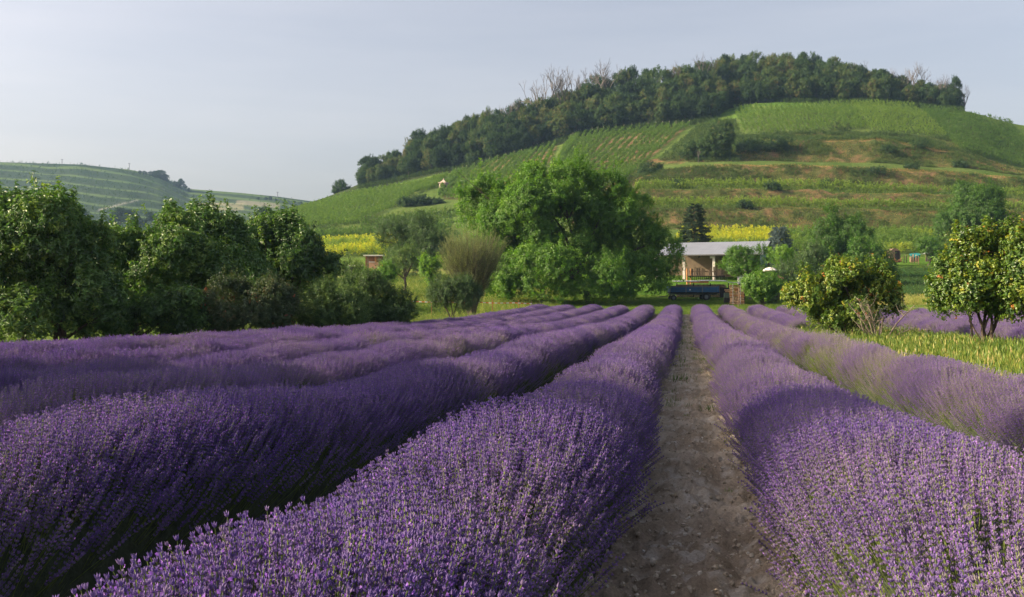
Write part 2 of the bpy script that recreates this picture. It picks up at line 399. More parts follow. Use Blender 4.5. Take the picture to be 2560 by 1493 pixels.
reg('midolive', [spray(26, .8, .17, .07, [M['olive'], M['bark']], .5, False, .01, .8, .42) for _ in range(5)])
reg('vine', [spray(18, .8, .26, .19, [M['vine'], M['twig']], .3, False, .01, .85, .32) for _ in range(5)])
reg('scrub', [spray(24, .8, .24, .11, [M['scrub'], M['twig']], .1, False, .008, .8, .5) for _ in range(5)])
reg('grass', [tuft(16, .42, .008, [M['grass']], .5, .10, 3) for _ in range(5)])
reg('lawn', [tuft(18, .14, .010, [M['grass']], .7, .16) for _ in range(4)])
reg('needle', [spray(70, 1.0, .17, .06, [M['needle'], M['bark']], .9, False, .014, .9, .12) for _ in range(4)])
reg('bluen', [spray(70, 1.0, .17, .06, [M['bluen'], M['bark']], .2, False, .014, .8, .12) for _ in range(4)])
reg('willow', [spray(28, 1.1, .10, .028, [M['willow'], M['twig']], -.3, False, .008, .45, .10) for _ in range(5)])
reg('farleaf', [spray(22, 2.2, .8, .5, [M['forest'], M['bark']], .3, False, .03, 1.0, .5) for _ in range(3)])

# ---------------------------------------------------------------- ground
def landmat(name, attr='tone', bumps=.5, scale=3.0, mottled=.55):
    m, n, N, L = newmat(name)
    at = N('ShaderNodeVertexColor'); at.layer_name = attr
    tc = N('ShaderNodeTexCoord'); no = N('ShaderNodeTexNoise'); no.inputs['Scale'].default_value = scale; no.inputs['Detail'].default_value = 8; no.inputs['Roughness'].default_value = .7
    L(tc.outputs['Object'], no.inputs[0])
    r = ramp(N, [(.3, (1-mottled,)*3), (.7, (1+mottled*.6,)*3)]); L(no.outputs[0], r.inputs[0])
    mu = N('ShaderNodeMix'); mu.data_type = 'RGBA'; mu.blend_type = 'MULTIPLY'; mu.inputs[0].default_value = 1
    L(at.outputs[0], mu.inputs[6]); L(r.outputs[0], mu.inputs[7])
    b = N('ShaderNodeBsdfDiffuse'); L(mu.outputs[2], b.inputs[0])
    bp = N('ShaderNodeBump'); bp.inputs['Strength'].default_value = bumps; bp.inputs['Distance'].default_value = .3
    L(no.outputs[0], bp.inputs['Height']); L(bp.outputs[0], b.inputs['Normal'])
    o = N('ShaderNodeOutputMaterial'); L(b.outputs[0], o.inputs[0]); return m
def gridfaces(nu, nv):                 # nu columns, nv rows, index = v*nu+u
    u, v = np.meshgrid(np.arange(nu-1), np.arange(nv-1)); i = (v*nu+u).ravel()
    return np.stack([i, i+1, i+nu+1, i+nu], 1)
def paint(me, col, name='tone'):
    a = me.color_attributes.new(name, 'FLOAT_COLOR', 'POINT')
    c = np.ones((len(col), 4), np.float32); c[:, :3] = col; a.data.foreach_set('color', c.ravel())
def mixc(a, b, t): t = np.asarray(t)[..., None]; return np.asarray(a)*(1-t)+np.asarray(b)*t
GRASS = (.085, .150, .026)
def field_right(X): return None
# lavender rows: x of the axis, first and last Y, right-side flag
ROWS = []
for i in range(11):
    X0 = -1.1-2.2*i
    y1 = 84.5 if i < 6 else [37, 36.5, 35, 33.5, 32][i-6]
    ROWS.append((X0, max(.6, -X0*1.05-3.2), y1))
RIGHT = [(1.1, .6, 84), (3.3, .6, 84.5), (5.5, 50, 84.5), (7.7, 56, 84)]
for i in range(7): RIGHT.append((11.6+2.2*i, 24+2*i, 74))

xs = np.concatenate([np.arange(-90, -30, 1.5), np.arange(-30, 30, .4), np.arange(30, 91, 1.5)]); ysg = np.concatenate([np.arange(-30, 4, 1.0), np.arange(4, 96, .4)])
gx, gy = np.meshgrid(xs, ysg); gz = ground(gx, gy)-.22*((np.abs(gx) < .9) & (gy < 84))
pxg, Dg = pix(gx, gy)
soilmask = ((gx < .5) & (gx > -26) & (gy < 84.9)) | ((gx >= .5) & (gx < 4.5) & (gy < 84.9)) | ((gx > 9.8) & (gx < 26) & (gy > 22) & (gy < 76))
me = mesh_from('ground', np.stack([gx, gy, gz], -1), gridfaces(len(xs), len(ysg)), [landmat('grass_ground', bumps=.6, scale=5)], True)
base = mixc((.065, .115, .02), (.14, .19, .045), fbm(gx*.35, gy*.35, 21))
soilc = mixc((.17, .135, .10), (.26, .215, .165), fbm(gx*.9, gy*.9, 22))
paint(me, np.where(soilmask[..., None], soilc, base).reshape(-1, 3))
tag(link('ground', me), 'grassy ground with bare soil under the lavender rows', kind='structure')

# far land: meadow, terraces, hill
pxs = np.concatenate([np.arange(-2500, 300, 60), np.arange(300, 2700, 7.5), np.arange(2700, 4600, 60)])
Dk = np.concatenate([np.arange(88, 240, 2.0), np.arange(240, 345, .8), np.arange(345, 480, 2.5), np.arange(480, 1200, 30), [1200]])
pg, dg = np.meshgrid(pxs, Dk); hx, hy = world(pg, dg); hz = ground(hx, hy)
bankm = ((dg > 243) & (dg < 255)) | ((dg > 266) & (dg < 274.5)) | ((dg > 288) & (dg < 298)) | ((dg > 313) & (dg < 327))
bankm &= pg > 1430
hz = hz+np.where(bankm, (fbm(hx*.35, hy*.35, 9)-.5)*1.6, 0)-.04*(dg < 96)
def landtone(px, D, X, Y):
    n1 = fbm(X*.05, Y*.05, 31); n2 = fbm(X*.22, Y*.22, 33); n3 = fbm(X*.6, Y*.6, 35)
    c = mixc((.08, .16, .025), (.16, .23, .05), smooth(.35, .7, n1*.5+n2*.5))
    lawn = (px > 1350) & (D < 150)
    c = np.where(lawn[..., None], mixc((.06, .13, .018), (.10, .19, .03), n2), c)
    mead = (px < 1350) & (px > 700) & (D < 170)
    c = np.where(mead[..., None], mixc((.11, .17, .03), (.24, .25, .08), smooth(.4, .65, n2)), c)
    vy = (D > 196) & (D < 400)
    c = np.where(vy[..., None], mixc((.07, .13, .028), (.13, .17, .05), n2), c)
    rowy = 746.5-(ground(X, Y)-CAMZ)*F/D
    nearbench = (px > 1790) & (px < 2450) & (D > 338) & (D < 353)
    c = np.where(nearbench[..., None], mixc((.05, .08, .022), (.11, .11, .04), n3), c)
    mid = (D > 280) & (px > np.interp(rowy, [360, 500], [1172, 1105])) & (px < np.interp(rowy, [315, 455], [1722, 1556])) & (rowy < 500)
    mid &= ~((px > np.interp(rowy, [360, 440], [1398, 1350])) & (px < np.interp(rowy, [333, 440], [1450, 1385])))
    c = np.where(mid[..., None], mixc((.085, .095, .035), (.22, .15, .085), smooth(.45, .65, n2)), c)
    bank = mixc(mixc((.055, .090, .025), (.13, .12, .045), n3), (.22, .13, .075), smooth(.50, .66, n1*.3+n3*.7)*.72)
    b = ((px > 1830) & (px < 2460) & (D > 326) & (D < 341)) | (px > 1430) & (((D > 243) & (D < 256)) | ((D > 266) & (D < 275)) | ((D > 288) & (D < 299)) | ((D > 313) & (D < 328)))
    c = np.where(b[..., None], bank, c)
    edge = (px > 1790) & (((D > 297) & (D < 301)) | ((D > 326) & (D < 331)))
    c = np.where(edge[..., None], mixc((.26, .17, .08), (.36, .26, .12), n3), c)
    fo = (D > 425) | ((D > 400) & (px < 1760))
    c = np.where(fo[..., None], mixc((.03, .05, .015), (.06, .08, .03), n2), c)
    crop = (px > 2190) & (D > 108) & (D < 172)
    c = np.where(crop[..., None], mixc((.035, .085, .025), (.06, .13, .035), n3), c)
    dry = (px > 2150) & (D > 97) & (D < 107)
    c = np.where(dry[..., None], mixc((.30, .25, .11), (.42, .35, .16), n2), c)
    road = (px > 2120) & (D > 90) & (D < 94)
    c = np.where(road[..., None], np.array((.40, .37, .33))+0*c, c)
    return c
me = mesh_from('hill', np.stack([hx, hy, hz], -1), gridfaces(len(pxs), len(Dk)), [landmat('hill_land', bumps=.8, scale=1.2)], True)
paint(me, landtone(pg, dg, hx, hy).reshape(-1, 3))
tag(link('hill', me), 'terraced green hill rising beyond the lavender field', kind='structure')

# ---------------------------------------------------------------- far terraced hill
CREST = np.array([(-900, 396), (-200, 400), (0, 405), (200, 411), (325, 424), (400, 440), (470, 472), (600, 482), (700, 492), (800, 506), (900, 520), (1100, 560), (1500, 620), (2200, 660)], float)
fpx = np.arange(-900, 1500, 6.0); ft = np.linspace(0, 1.12, 230)
fp, tt = np.meshgrid(fpx, ft)
cz = np.interp(fp, CREST[:, 0], CREST[:, 1])
Df = 640+520*tt
warp = (fbm(fp*.004, tt*2.0, 41, 3)-.5)
leftm = smooth(520, 330, fp)
steps = np.where(fp < 420, 8.0, 13.0)*1.0
nph = tt*10+warp*2.2+fp*.0022
fr = nph-np.floor(nph)
bw = .22+.30*leftm
bankf = smooth(0, .04, fr)*(1-smooth(bw, bw+.05, fr))
stair = np.floor(nph)+np.clip(fr/bw, 0, 1)*.8+.2*fr
tz = np.clip(tt, 0, 1)**.85
tz2 = np.clip((stair-warp*2.2-fp*.0022)/10, 0, 1.0)
mixs = smooth(.02, .1, tt)*(1-smooth(.90, .98, tt))*.75
tq = tz*(1-mixs)+np.clip(tz2, 0, 1)**.85*mixs
yy = 652+(cz-652)*np.minimum(tq, 1)
zz = zof(yy, Df)-np.maximum(tt-1, 0)*500
fX, fY = world(fp, Df)
zz = zz+(fbm(fX*.03, fY*.03, 44)-.5)*1.5*(tt < .97)
me = mesh_from('distant_hill', np.stack([fX, fY, zz], -1), gridfaces(len(fpx), len(ft)), [landmat('distant_land', bumps=.3, scale=.25, mottled=.25)], True)
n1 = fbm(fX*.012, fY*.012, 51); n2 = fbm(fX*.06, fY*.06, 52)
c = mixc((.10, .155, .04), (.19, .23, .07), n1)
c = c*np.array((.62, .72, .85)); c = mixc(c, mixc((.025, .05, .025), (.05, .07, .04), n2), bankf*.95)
cres = np.exp(-((fp-2450*0-520)/1.0)**2)*0
pathm = np.exp(-((yy-(525-(fp-250)*.26))/2.2)**2)*(fp > 245)*(fp < 345)
c = mixc(c, (.26, .27, .22), np.clip(pathm, 0, 1))
fieldm = (np.abs(yy-(508+(fp-620)*.085)) < 6)*(fp > 590)*(fp < 700)
c = mixc(c, (.24, .23, .16), fieldm*.7)
f2 = (np.abs(yy-517) < 9)*(fp > 480)*(fp < 610)
c = mixc(c, (.30, .28, .17), f2*.6*smooth(.4, .6, n2))
low = smooth(590, 600, yy); c = mixc(c, (.20, .26, .06), low*.8)
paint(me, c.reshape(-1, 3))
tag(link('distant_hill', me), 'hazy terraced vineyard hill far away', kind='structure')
FARHILL = (fpx, ft, fX, fY, zz, yy, bankf)
me = mesh_from('valley_plain', [(-3400, -700, -4), (3400, -700, -4), (3400, 4700, -4), (-3400, 4700, -4)], [(0, 1, 2, 3)], [solid('plain_green', (.08, .12, .035), .9, (.05, .09, .03), .02)])
tag(link('valley_plain', me), 'flat valley floor reaching to the horizon', kind='structure')

def unit0(n):
    v = rng.normal(size=(n, 3)); return v/np.linalg.norm(v, axis=1, keepdims=True)
# ---------------------------------------------------------------- dirt track between the two nearest rows
px_ = np.arange(-.95, .951, .022)
def ysteps():
    y = 1.0; o = []
    while y < 84.6: o.append(y); y += .018+y*.0040
    return np.array(o)
py_ = ysteps(); a, b = np.meshgrid(px_, py_)
z = ground(a, b)+.03+(np.abs(vn(a*9, b*6, 120)-.5)-.2)*-.09*(.3+vn(a*2, b*1.5, 121))+(np.abs(vn(a*21, b*14, 122)-.5)-.2)*-.05
rut = -.035*np.exp(-((np.abs(a+.02*np.sin(b*.7))-.26)/.10)**2)
tread = (.5+.5*np.sin(b*24+np.abs(a)*10))*np.exp(-((np.abs(a)-.26)/.10)**2)*.016
clod = (fbm(a*6, b*5, 61, 5)-.5)*.13+np.maximum(fbm(a*15, b*10, 64, 4)-.42, 0)*.16
fade = 1/(1+b*.012)
crumb = (fbm(a*26, b*26, 62, 3)-.5)*.022
edge = .05*smooth(.35, .8, np.abs(a))
z = z+rut+tread+(fbm(a*34, b*24, 69, 3)-.5)*.035*fade*(.4+vn(a*3, b*2, 70))+(clod*(.35+.9*vn(a*2.5, b*1.6, 63))+crumb)*fade+edge*.6-.02
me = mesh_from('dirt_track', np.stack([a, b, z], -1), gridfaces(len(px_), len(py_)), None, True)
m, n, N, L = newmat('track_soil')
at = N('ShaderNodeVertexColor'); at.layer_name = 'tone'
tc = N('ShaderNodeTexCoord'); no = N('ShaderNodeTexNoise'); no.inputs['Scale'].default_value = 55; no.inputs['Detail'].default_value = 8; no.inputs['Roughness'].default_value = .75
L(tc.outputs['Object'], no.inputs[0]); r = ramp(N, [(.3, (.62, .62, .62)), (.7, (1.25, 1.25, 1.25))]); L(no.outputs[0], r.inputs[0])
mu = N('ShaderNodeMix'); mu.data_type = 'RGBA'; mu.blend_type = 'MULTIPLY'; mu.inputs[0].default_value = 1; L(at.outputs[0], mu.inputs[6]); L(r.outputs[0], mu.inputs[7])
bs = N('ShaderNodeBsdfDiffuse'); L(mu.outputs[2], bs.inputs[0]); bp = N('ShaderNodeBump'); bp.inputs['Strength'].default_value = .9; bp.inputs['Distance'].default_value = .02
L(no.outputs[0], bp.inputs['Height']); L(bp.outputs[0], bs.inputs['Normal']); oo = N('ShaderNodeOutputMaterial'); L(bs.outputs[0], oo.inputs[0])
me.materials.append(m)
q = smooth(.3, .7, fbm(a*2.2, b*1.3, 66))
c = mixc((.30, .24, .175), (.42, .355, .275), q); c = mixc(c, (.54, .50, .44), smooth(.55, .75, fbm(a*9, b*6, 68))*.55)
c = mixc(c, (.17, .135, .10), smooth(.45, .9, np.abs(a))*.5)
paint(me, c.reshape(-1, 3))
tag(link('dirt_track', me), 'bare rutted dirt track between the two nearest lavender rows', kind='structure')
# small weeds and stones on the track
n = 14; wy = rng.uniform(4.2, 20, n); wx = rng.uniform(-.55, .55, n)
scatter_pos = np.stack([wx, wy, ground(wx, wy)+.02], 1)
tag(scatter('weeds', 'lawn', scatter_pos, np.tile((0, 0, 1.), (n, 1)), rng.uniform(.2, .4, n), rng.uniform(.2, .6, n)), 'tiny green weeds dotted over the dirt track', 'weeds', kind='stuff')

def lump():
    mb = MB(); n = 6; q = [(0, 0, -.5)]
    for z_, r_ in ((-.25, .45), (.15, .5)):
        q += [(math.cos(6.283*i/n+z_)*r_*R.uniform(.7, 1.25), math.sin(6.283*i/n+z_)*r_*R.uniform(.7, 1.25), z_*R.uniform(.7, 1.2)) for i in range(n)]
    q.append((R.uniform(-.1, .1), 0, .42)); f = [(0, 1+(i+1) % n, 1+i) for i in range(n)]+[(1+i, 1+(i+1) % n, 1+n+(i+1) % n, 1+n+i) for i in range(n)]+[(1+n+i, 1+n+(i+1) % n, 13) for i in range(n)]
    mb.add(q, f); return mb.mesh('lump', [M['soil_lump']])
M['soil_lump'] = leafmat('soil_lump', [(0, (.27, .225, .17)), (.7, (.42, .365, .29)), (1, (.55, .52, .47))], .0, .9, 0)
reg('lump', [lump() for _ in range(6)])
n = 26000; ly = 2.5+rng.random(n)**1.6*40; lx = rng.uniform(-.85, .85, n)
lx = np.where(rng.random(n) < .35, np.sign(lx)*rng.uniform(.38, .85, n), lx)
ls = .006+.03*rng.random(n)**4+.012*smooth(.4, .8, np.abs(lx))*rng.random(n)
tg = np.interp(ly, py_, np.arange(len(py_))); ui = (lx-px_[0])/(px_[1]-px_[0])
lz = z[np.clip(np.round(tg).astype(int), 0, len(py_)-1), np.clip(np.round(ui).astype(int), 0, len(px_)-1)]
tag(scatter('soil_clods', 'lump', np.stack([lx, ly, lz+ls*.15], 1), unit0(n), ls, np.clip(rng.normal(.45, .25, n), 0, 1)), 'loose clods and small stones lying on the dirt track', 'clods', kind='stuff')

# ---------------------------------------------------------------- lavender rows
M['mound'] = solid('lavender_foliage', (.05, .065, .035), .9, (.02, .03, .015), 14, .8)
def row_shape(X0, Y):
    k = 1+.10*(vn(Y*.9, X0*3.1, 71)-.5)*2+.05*(vn(Y*2.3, X0, 72)-.5)*2
    q = smooth(5, 26, Y)
    xc = X0*((.945+.055*q if X0 < 0 else 1) if abs(X0) > 2 else ((.84+.16*q) if X0 < 0 else (.93+.07*q)))+.09*(vn(Y*.25, X0, 73)-.5)*2
    return xc, (.615+.115*q+(.03*(1-q) if -2 < X0 < 0 else (.19*(1-q) if X0 < -2 else .075*(1-q))))*k, (.72+.09*q)*k
def tips(X0, Y, th, rad=1.0):
    xc, wd, h = row_shape(X0, Y); g = ground(X0+0*Y, Y)
    cx = np.cos(th); sx = np.sin(th)
    return np.stack([xc+rad*wd*np.sign(cx)*np.abs(cx)**.85, Y, g+.05+rad*(h-.05)*sx**.80], 1)
def lav_row(X0, y0, y1, label, group, green=0.0):
    root = thing('lavender_row', label, 'lavender row', (X0, y0, float(ground(X0, y0))), 0, group)
    rl = np.array(root.location)
    Yg = np.arange(y0, y1, .22); th = np.linspace(-.05, math.pi+.05, 17)
    T, YY = np.meshgrid(th, Yg); v = tips(X0, YY.ravel(), np.clip(T.ravel(), 0, math.pi), .70).reshape(len(Yg), 17, 3)
    v[..., 2] += (vn(v[..., 0]*7, v[..., 1]*7, 75)-.5)*.10
    v[:, 0, 2] = ground(v[:, 0, 0], v[:, 0, 1])-.05; v[:, -1, 2] = ground(v[:, -1, 0], v[:, -1, 1])-.05
    for e in (0, -1): v[e, :, 2] = np.minimum(v[e, :, 2], ground(v[e, :, 0], v[e, :, 1])+.1)
    me = mesh_from('foliage', v.reshape(-1, 3)-rl, gridfaces(17, len(Yg)), [M['mound']], True)
    tag(link('foliage', me, root), kind='stuff')
    near = 20.0 if X0 < 4 and X0 > -9 else 0
    segs = [('spike', max(y0, 1.2), min(near, y1), 720), ('clump', max(y0, near), min(y1, 34), 105), ('farclump', max(y0, 34), y1, 55)]
    for kind, a, b, dens in segs:
        if b <= a: continue
        n = int((b-a)*2.35*dens)
        Y = rng.uniform(a, b, n)
        if b >= y1-.01: Y = np.minimum(Y, y1-.05)
        th = np.arccos(rng.uniform(-1, 1, n)); th = th*.68+.32*rng.uniform(0, math.pi, n)
        tp = tips(X0, Y, th, 1.0)
        # keep only what lies in or near the view
        D = -tp[:, 0]*sy+tp[:, 1]*cy; aa = (tp[:, 0]*cy+tp[:, 1]*sy)/np.maximum(D, .1)
        keep = (np.abs(aa) < .62+1.6/np.maximum(D, .5)) & (D > .8)
        Y, th, tp = Y[keep], th[keep], tp[keep]; n = len(Y)
        wv = (vn(tp[:, 0]*2.2, Y*2.2, 81)-.5)*.30; wy = (vn(tp[:, 0]*2.0, Y*2.0, 82)-.5)*.30
        d = np.stack([np.cos(th)*.62+wv+rng.normal(0, .055, n), wy+rng.normal(-.02, .06, n), .42+.62*np.sin(th)+rng.normal(0, .03, n)], 1)
        d /= np.linalg.norm(d, axis=1, keepdims=True)
        endf = smooth(0, 1.1, y1-Y); 
        sc = rng.normal(1.0, .075, n)*(1.12 if kind == 'farclump' else 1.0)*(.93+.12*vn(Y*1.4, tp[:, 0]*3, 77))
        ln = .56*sc; inset = rng.uniform(-.045, .09, n)
        base = tp-d*(ln+inset)[:, None]
        g = ground(tp[:, 0], Y); base[:, 2] = g+(base[:, 2]-g)*(.35+.65*endf)
        patch = fbm(tp[:, 0]*.8, Y*.55, 79, 3)
        tint = .44+1.0*(patch-.5)+green*.35+rng.normal(0, .15, n)
        if kind != 'spike' or green:     # greener stretches bloom less: fewer heads rise above the stems
            drop = smooth(.50, .66, patch+green*.10)*(.45 if green else .22); sink = rng.random(n) < drop
            base[:, 2] -= np.where(sink, .12, 0)
        gs = smooth(.44, .66, patch+green*.08)*(.34+.30*green)+.10; isg = rng.random(n) < gs
        tag(scatter('bare_stems', 'stems' if kind == 'spike' else 'farstems', base[isg]-rl, d[isg], sc[isg]*1.04, rng.uniform(.2, 1, isg.sum()), root), kind='stuff')
        base, d, sc, tint, th, Y, n = base[~isg], d[~isg], sc[~isg], tint[~isg], th[~isg], Y[~isg], int((~isg).sum())
        o = scatter('flower_spikes', kind, base-rl, d, sc, tint, root)
        tag(o, kind='stuff')
        if kind == 'spike':
            k = rng.random(n) < .20
            tag(scatter('stem_leaves', 'lavleaf', (tips(X0, Y[k], th[k], .62)-rl), d[k], rng.uniform(.8, 1.2, k.sum()), rng.uniform(0, 1, k.sum()), root), kind='stuff')
    return root
ORD = ['second', 'third', 'fourth', 'fifth', 'sixth', 'seventh', 'eighth', 'ninth', 'tenth', 'eleventh']
for i, (X0, a, b) in enumerate(ROWS):
    lab = 'big purple lavender row directly left of the dirt track' if i == 0 else \
        'purple lavender row, %s one to the left of the dirt track' % ORD[i-1]
    lav_row(X0, a, b, lab, 'lavender rows left of the dirt track')
for i, (X0, a, b) in enumerate(RIGHT):
    if i < 4:
        lab = ['big purple lavender row directly right of the dirt track', 'greenish purple lavender row between the track and the tall grass strip',
               'short lavender row ending beside the yellow green bush', 'lavender row end just left of the yellow green bush, outermost'][i]
        lav_row(X0, a, b, lab, 'lavender rows right of the dirt track', [.35, 1.0, .7, .5][i])
    else:
        lav_row(X0, a, b, 'lavender row behind the grass strip, %s from the bushes' % (['first']+ORD)[i-4], 'lavender rows of the second field', .4)

# ---------------------------------------------------------------- trees
def unit(n):
    v = rng.normal(size=(n, 3)); return v/np.linalg.norm(v, axis=1, keepdims=True)
TIP = 0
def crown_points(ells, nsub, subr, nsp, fill=.12, updir=.35, flat=-.75, shoot=.10):
    C = np.array([e[0] for e in ells], float); Q = np.array([e[1] for e in ells], float)
    wgt = (Q.mean(1)**2); wgt /= wgt.sum()
    idx = rng.choice(len(ells), nsub, p=wgt); d = unit(nsub*3); d = d[d[:, 2] > flat][:nsub]
    while len(d) < nsub: d = np.concatenate([d, unit(nsub)]); d = d[d[:, 2] > flat][:nsub]
    sr = subr*Q[idx].mean(1)*rng.uniform(.6, 1.35, nsub)
    sc = C[idx]+d*Q[idx]*rng.uniform(.66, 1.02, nsub)[:, None]-d*sr[:, None]*.35
    w2 = sr**2; w2 /= w2.sum(); k = rng.choice(nsub, nsp, p=w2)
    out = sc[k]-C[idx[k]]; out /= np.linalg.norm(out, axis=1, keepdims=True)+1e-6
    dd = unit(nsp)+out*.75+np.array([0, 0, .28]); dd /= np.linalg.norm(dd, axis=1, keepdims=True)
    r = rng.uniform(.70, 1.10, nsp)**.7
    pos = sc[k]+dd*(sr[k]*r)[:, None]
    nf = int(nsp*fill)
    if nf:
        kk = rng.choice(len(ells), nf, p=wgt); pos[:nf] = C[kk]+unit(nf)*Q[kk]*(rng.uniform(.1, .9, nf)**.5)[:, None]
    dirs = dd*.8+unit(nsp)*.45+np.array([0, 0, updir])
    lobe = rng.normal(0, .10, nsub)[k].copy()
    ns = int(nsp*shoot/5)                # shoots that break the outline
    if ns:
        s = rng.choice(nsp, ns); m = Q.mean()
        for q in range(5):
            i = nf+rng.choice(nsp-nf, ns, replace=False) if q < 0 else slice(nf+q*ns, nf+(q+1)*ns)
            dv = dd[s]*.55+np.array([0, 0, .75]); pos[i] = pos[s]+dv*(.10+.055*q)*m*rng.uniform(.5, 1.6, ns)[:, None]; dirs[i] = dv; lobe[i] += TIP*q/4
    return pos, dirs, lobe, sc, sr
def limbs(mb, base, top, targets, r0, bend=.15, mi=0):
    base = Vector(base); top = Vector([float(t) for t in top]); mid = (base+top)/2+Vector((R.gauss(0, bend), R.gauss(0, bend), 0))
    mb.tube([base-Vector((0, 0, .3)), base+Vector((0, 0, .15)), mid, top], [r0*1.35, r0*1.05, r0*.85, r0*.65], 9, mi)
    for t in targets:
        t = Vector([float(q) for q in t]); s = mid.lerp(top, R.uniform(.1, 1)) if R.random() < .5 else top
        m = s.lerp(t, .5)+Vector((R.gauss(0, .1), R.gauss(0, .1), .12))*((t-s).length*.35)
        mb.tube([s, m, t], [r0*.5, r0*.28, r0*.08], 6, mi, False)
        for _ in range(2):
            e = t+rv()*(t-s).length*.3; mb.tube([m.lerp(t, .4), m.lerp(e, .6), e], [r0*.16, r0*.1, r0*.03], 4, mi, False)
def make_tree(name, label, cat, basep, ells, kind, nsub, subr, nsp, scale, tint, tsd=.16, r0=.2, trunk_top=.45, nl=12, group=None, bark='bark', fill=.12, updir=.35, stems=1, loc=None, flat=-.75):
    global rng
    import zlib
    sd_ = zlib.crc32(label.encode()) % 100000; rng = np.random.default_rng(sd_); R.seed(sd_)
    basep = np.array(basep, float)
    root = thing(name, label, cat, basep, 0, group)
    el = [(np.array(c)-basep, np.array(q)) for c, q in ells]
    pos, dirs, lobe, sc, sr = crown_points(el, nsub, subr, nsp, fill, updir, flat)
    pos[:, 2] = np.maximum(pos[:, 2], .15)
    mb = MB(); cc = np.mean([e[0] for e in el], 0)
    tg = sc[rng.permutation(nsub)[:nl]]
    for s in range(stems):
        o = np.array([0, 0, 0.]) if stems == 1 else np.array([R.uniform(-.25, .25), R.uniform(-.25, .25), 0])
        tp = cc*trunk_top if stems == 1 else tg[s % len(tg)]*R.uniform(.45, .7)
        limbs(mb, o, tp, tg[s::stems], r0*(1 if stems == 1 else R.uniform(.6, 1)), .1)
    mb.build('trunk', [M[bark]], root, sm=True)
    scatter('crown', kind, pos, dirs, rng.uniform(.7, 1.25, nsp)*scale, tint+lobe+rng.normal(0, tsd, nsp), root)
    return root
def E(D, lst, dep=1.0, zs=0):          # photo ellipses (column, row, half width, half height[, depth offset]) -> solid ellipsoids
    o = []
    for e in lst:
        px, py, rx, ry = e[:4]; dd = D+(e[4] if len(e) > 4 else 0); k = dd/F
        o.append((P(px, py, dd), (rx*k, rx*k*dep, ry*k)))
    return o
# big walnut tree
make_tree('walnut_tree', 'huge bright green broad tree standing between lavender rows and hill', 'tree', G(1475, 101),
    E(102, [(1390, 560, 190, 120), (1225, 545, 82, 85), (1300, 560, 95, 90), (1265, 500, 80, 55), (1440, 480, 95, 62), (1395, 475, 105, 58), (1540, 600, 120, 110), (1625, 640, 72, 80), (1660, 660, 45, 55), (1400, 680, 190, 70, -3), (1555, 690, 90, 60, -3), (1300, 640, 85, 90), (1350, 475, 60, 45, -1), (1500, 520, 55, 60), (1255, 712, 62, 40, -2), (1350, 728, 85, 34, -5), (1480, 728, 85, 34, -5), (1590, 715, 70, 40, -3), (1650, 700, 42, 40), (1690, 668, 30, 44), (1590, 590, 75, 60), (1175, 512, 44, 46), (1168, 565, 36, 40), (1215, 600, 60, 60)], .85),
    'walnut', 260, .21, 24000, .95, .55, .14, .45, .4, 26, fill=.16)
# trees and bushes along the left edge of the field
make_tree('cherry_tree', 'dark green tree at the left edge with one shoot sticking up', 'tree', G(60, 37.5),
    E(37, [(60, 640, 170, 150), (-60, 620, 150, 130), (180, 700, 100, 130), (90, 590, 90, 62), (20, 740, 170, 100), (215, 780, 70, 70), (60, 790, 170, 60), (140, 580, 60, 50), (98, 500, 20, 42), (97, 462, 12, 22), (200, 620, 50, 50)], .8),
    'cherry', 70, .33, 9500, 1.0, .44, .17, .22, .4, 20, stems=3)
make_tree('cherry_tree', 'rounded green tree second from the left beside the shoot tree', 'tree', G(390, 43),
    E(43, [(370, 680, 100, 120), (300, 640, 55, 50), (330, 760, 110, 70), (440, 640, 90, 90), (440, 590, 70, 45), (500, 730, 90, 90)], .85),
    'cherry', 55, .33, 6500, 1.0, .5, .17, .2, .4, 16, stems=3)
make_tree('cherry_tree', 'tall dense green tree behind the reddish shrub', 'tree', G(560, 47),
    E(47, [(540, 660, 85, 110), (520, 590, 70, 50), (590, 590, 45, 42), (480, 570, 40, 32), (580, 720, 90, 90)], .85),
    'cherry', 50, .33, 5000, 1.0, .46, .17, .2, .4, 14, stems=2)
make_tree('cherry_tree', 'dark rounded tree with a few red leaves beside the yellow vineyard', 'tree', G(715, 51),
    E(51, [(700, 640, 100, 85), (690, 590, 65, 40), (750, 700, 80, 75), (650, 700, 75, 90), (790, 690, 40, 55)], .85),
    'cherry', 50, .33, 5500, 1.0, .40, .18, .2, .4, 14, stems=2)
make_tree('reddish_shrub', 'low dark shrub with reddish leaves under the tall trees', 'shrub', G(600, 40.5),
    E(40.5, [(560, 770, 70, 60), (640, 760, 75, 70), (700, 780, 55, 50), (520, 800, 45, 35), (620, 800, 100, 35)], .8),
    'redleaf', 40, .33, 5200, .95, .38, .22, .06, .5, 12, stems=6)
make_tree('round_shrub', 'light olive shrub in front of the row of dark bushes', 'shrub', G(815, 43),
    E(43, [(800, 775, 60, 52), (850, 765, 55, 50), (770, 800, 35, 30), (830, 800, 80, 30)], .8),
    'olive', 36, .34, 4200, .9, .58, .2, .05, .5, 12, stems=6)
make_tree('round_shrub', 'dark green shrub at the right end of the bush row', 'shrub', G(945, 45.5),
    E(45.5, [(930, 765, 75, 58), (985, 770, 45, 45), (890, 750, 50, 40), (1005, 750, 20, 22), (940, 800, 75, 28)], .8),
    'olive', 40, .34, 5200, .9, .30, .18, .05, .5, 12, stems=6)
make_tree('round_shrub', 'low green shrub filling the gap below the leftmost trees', 'shrub', G(270, 39),
    E(39, [(260, 800, 60, 45), (330, 810, 50, 40), (410, 800, 60, 45), (470, 790, 50, 50)], .8),
    'cherry', 30, .34, 2600, .8, .34, .18, .05, .5, 10, stems=6)
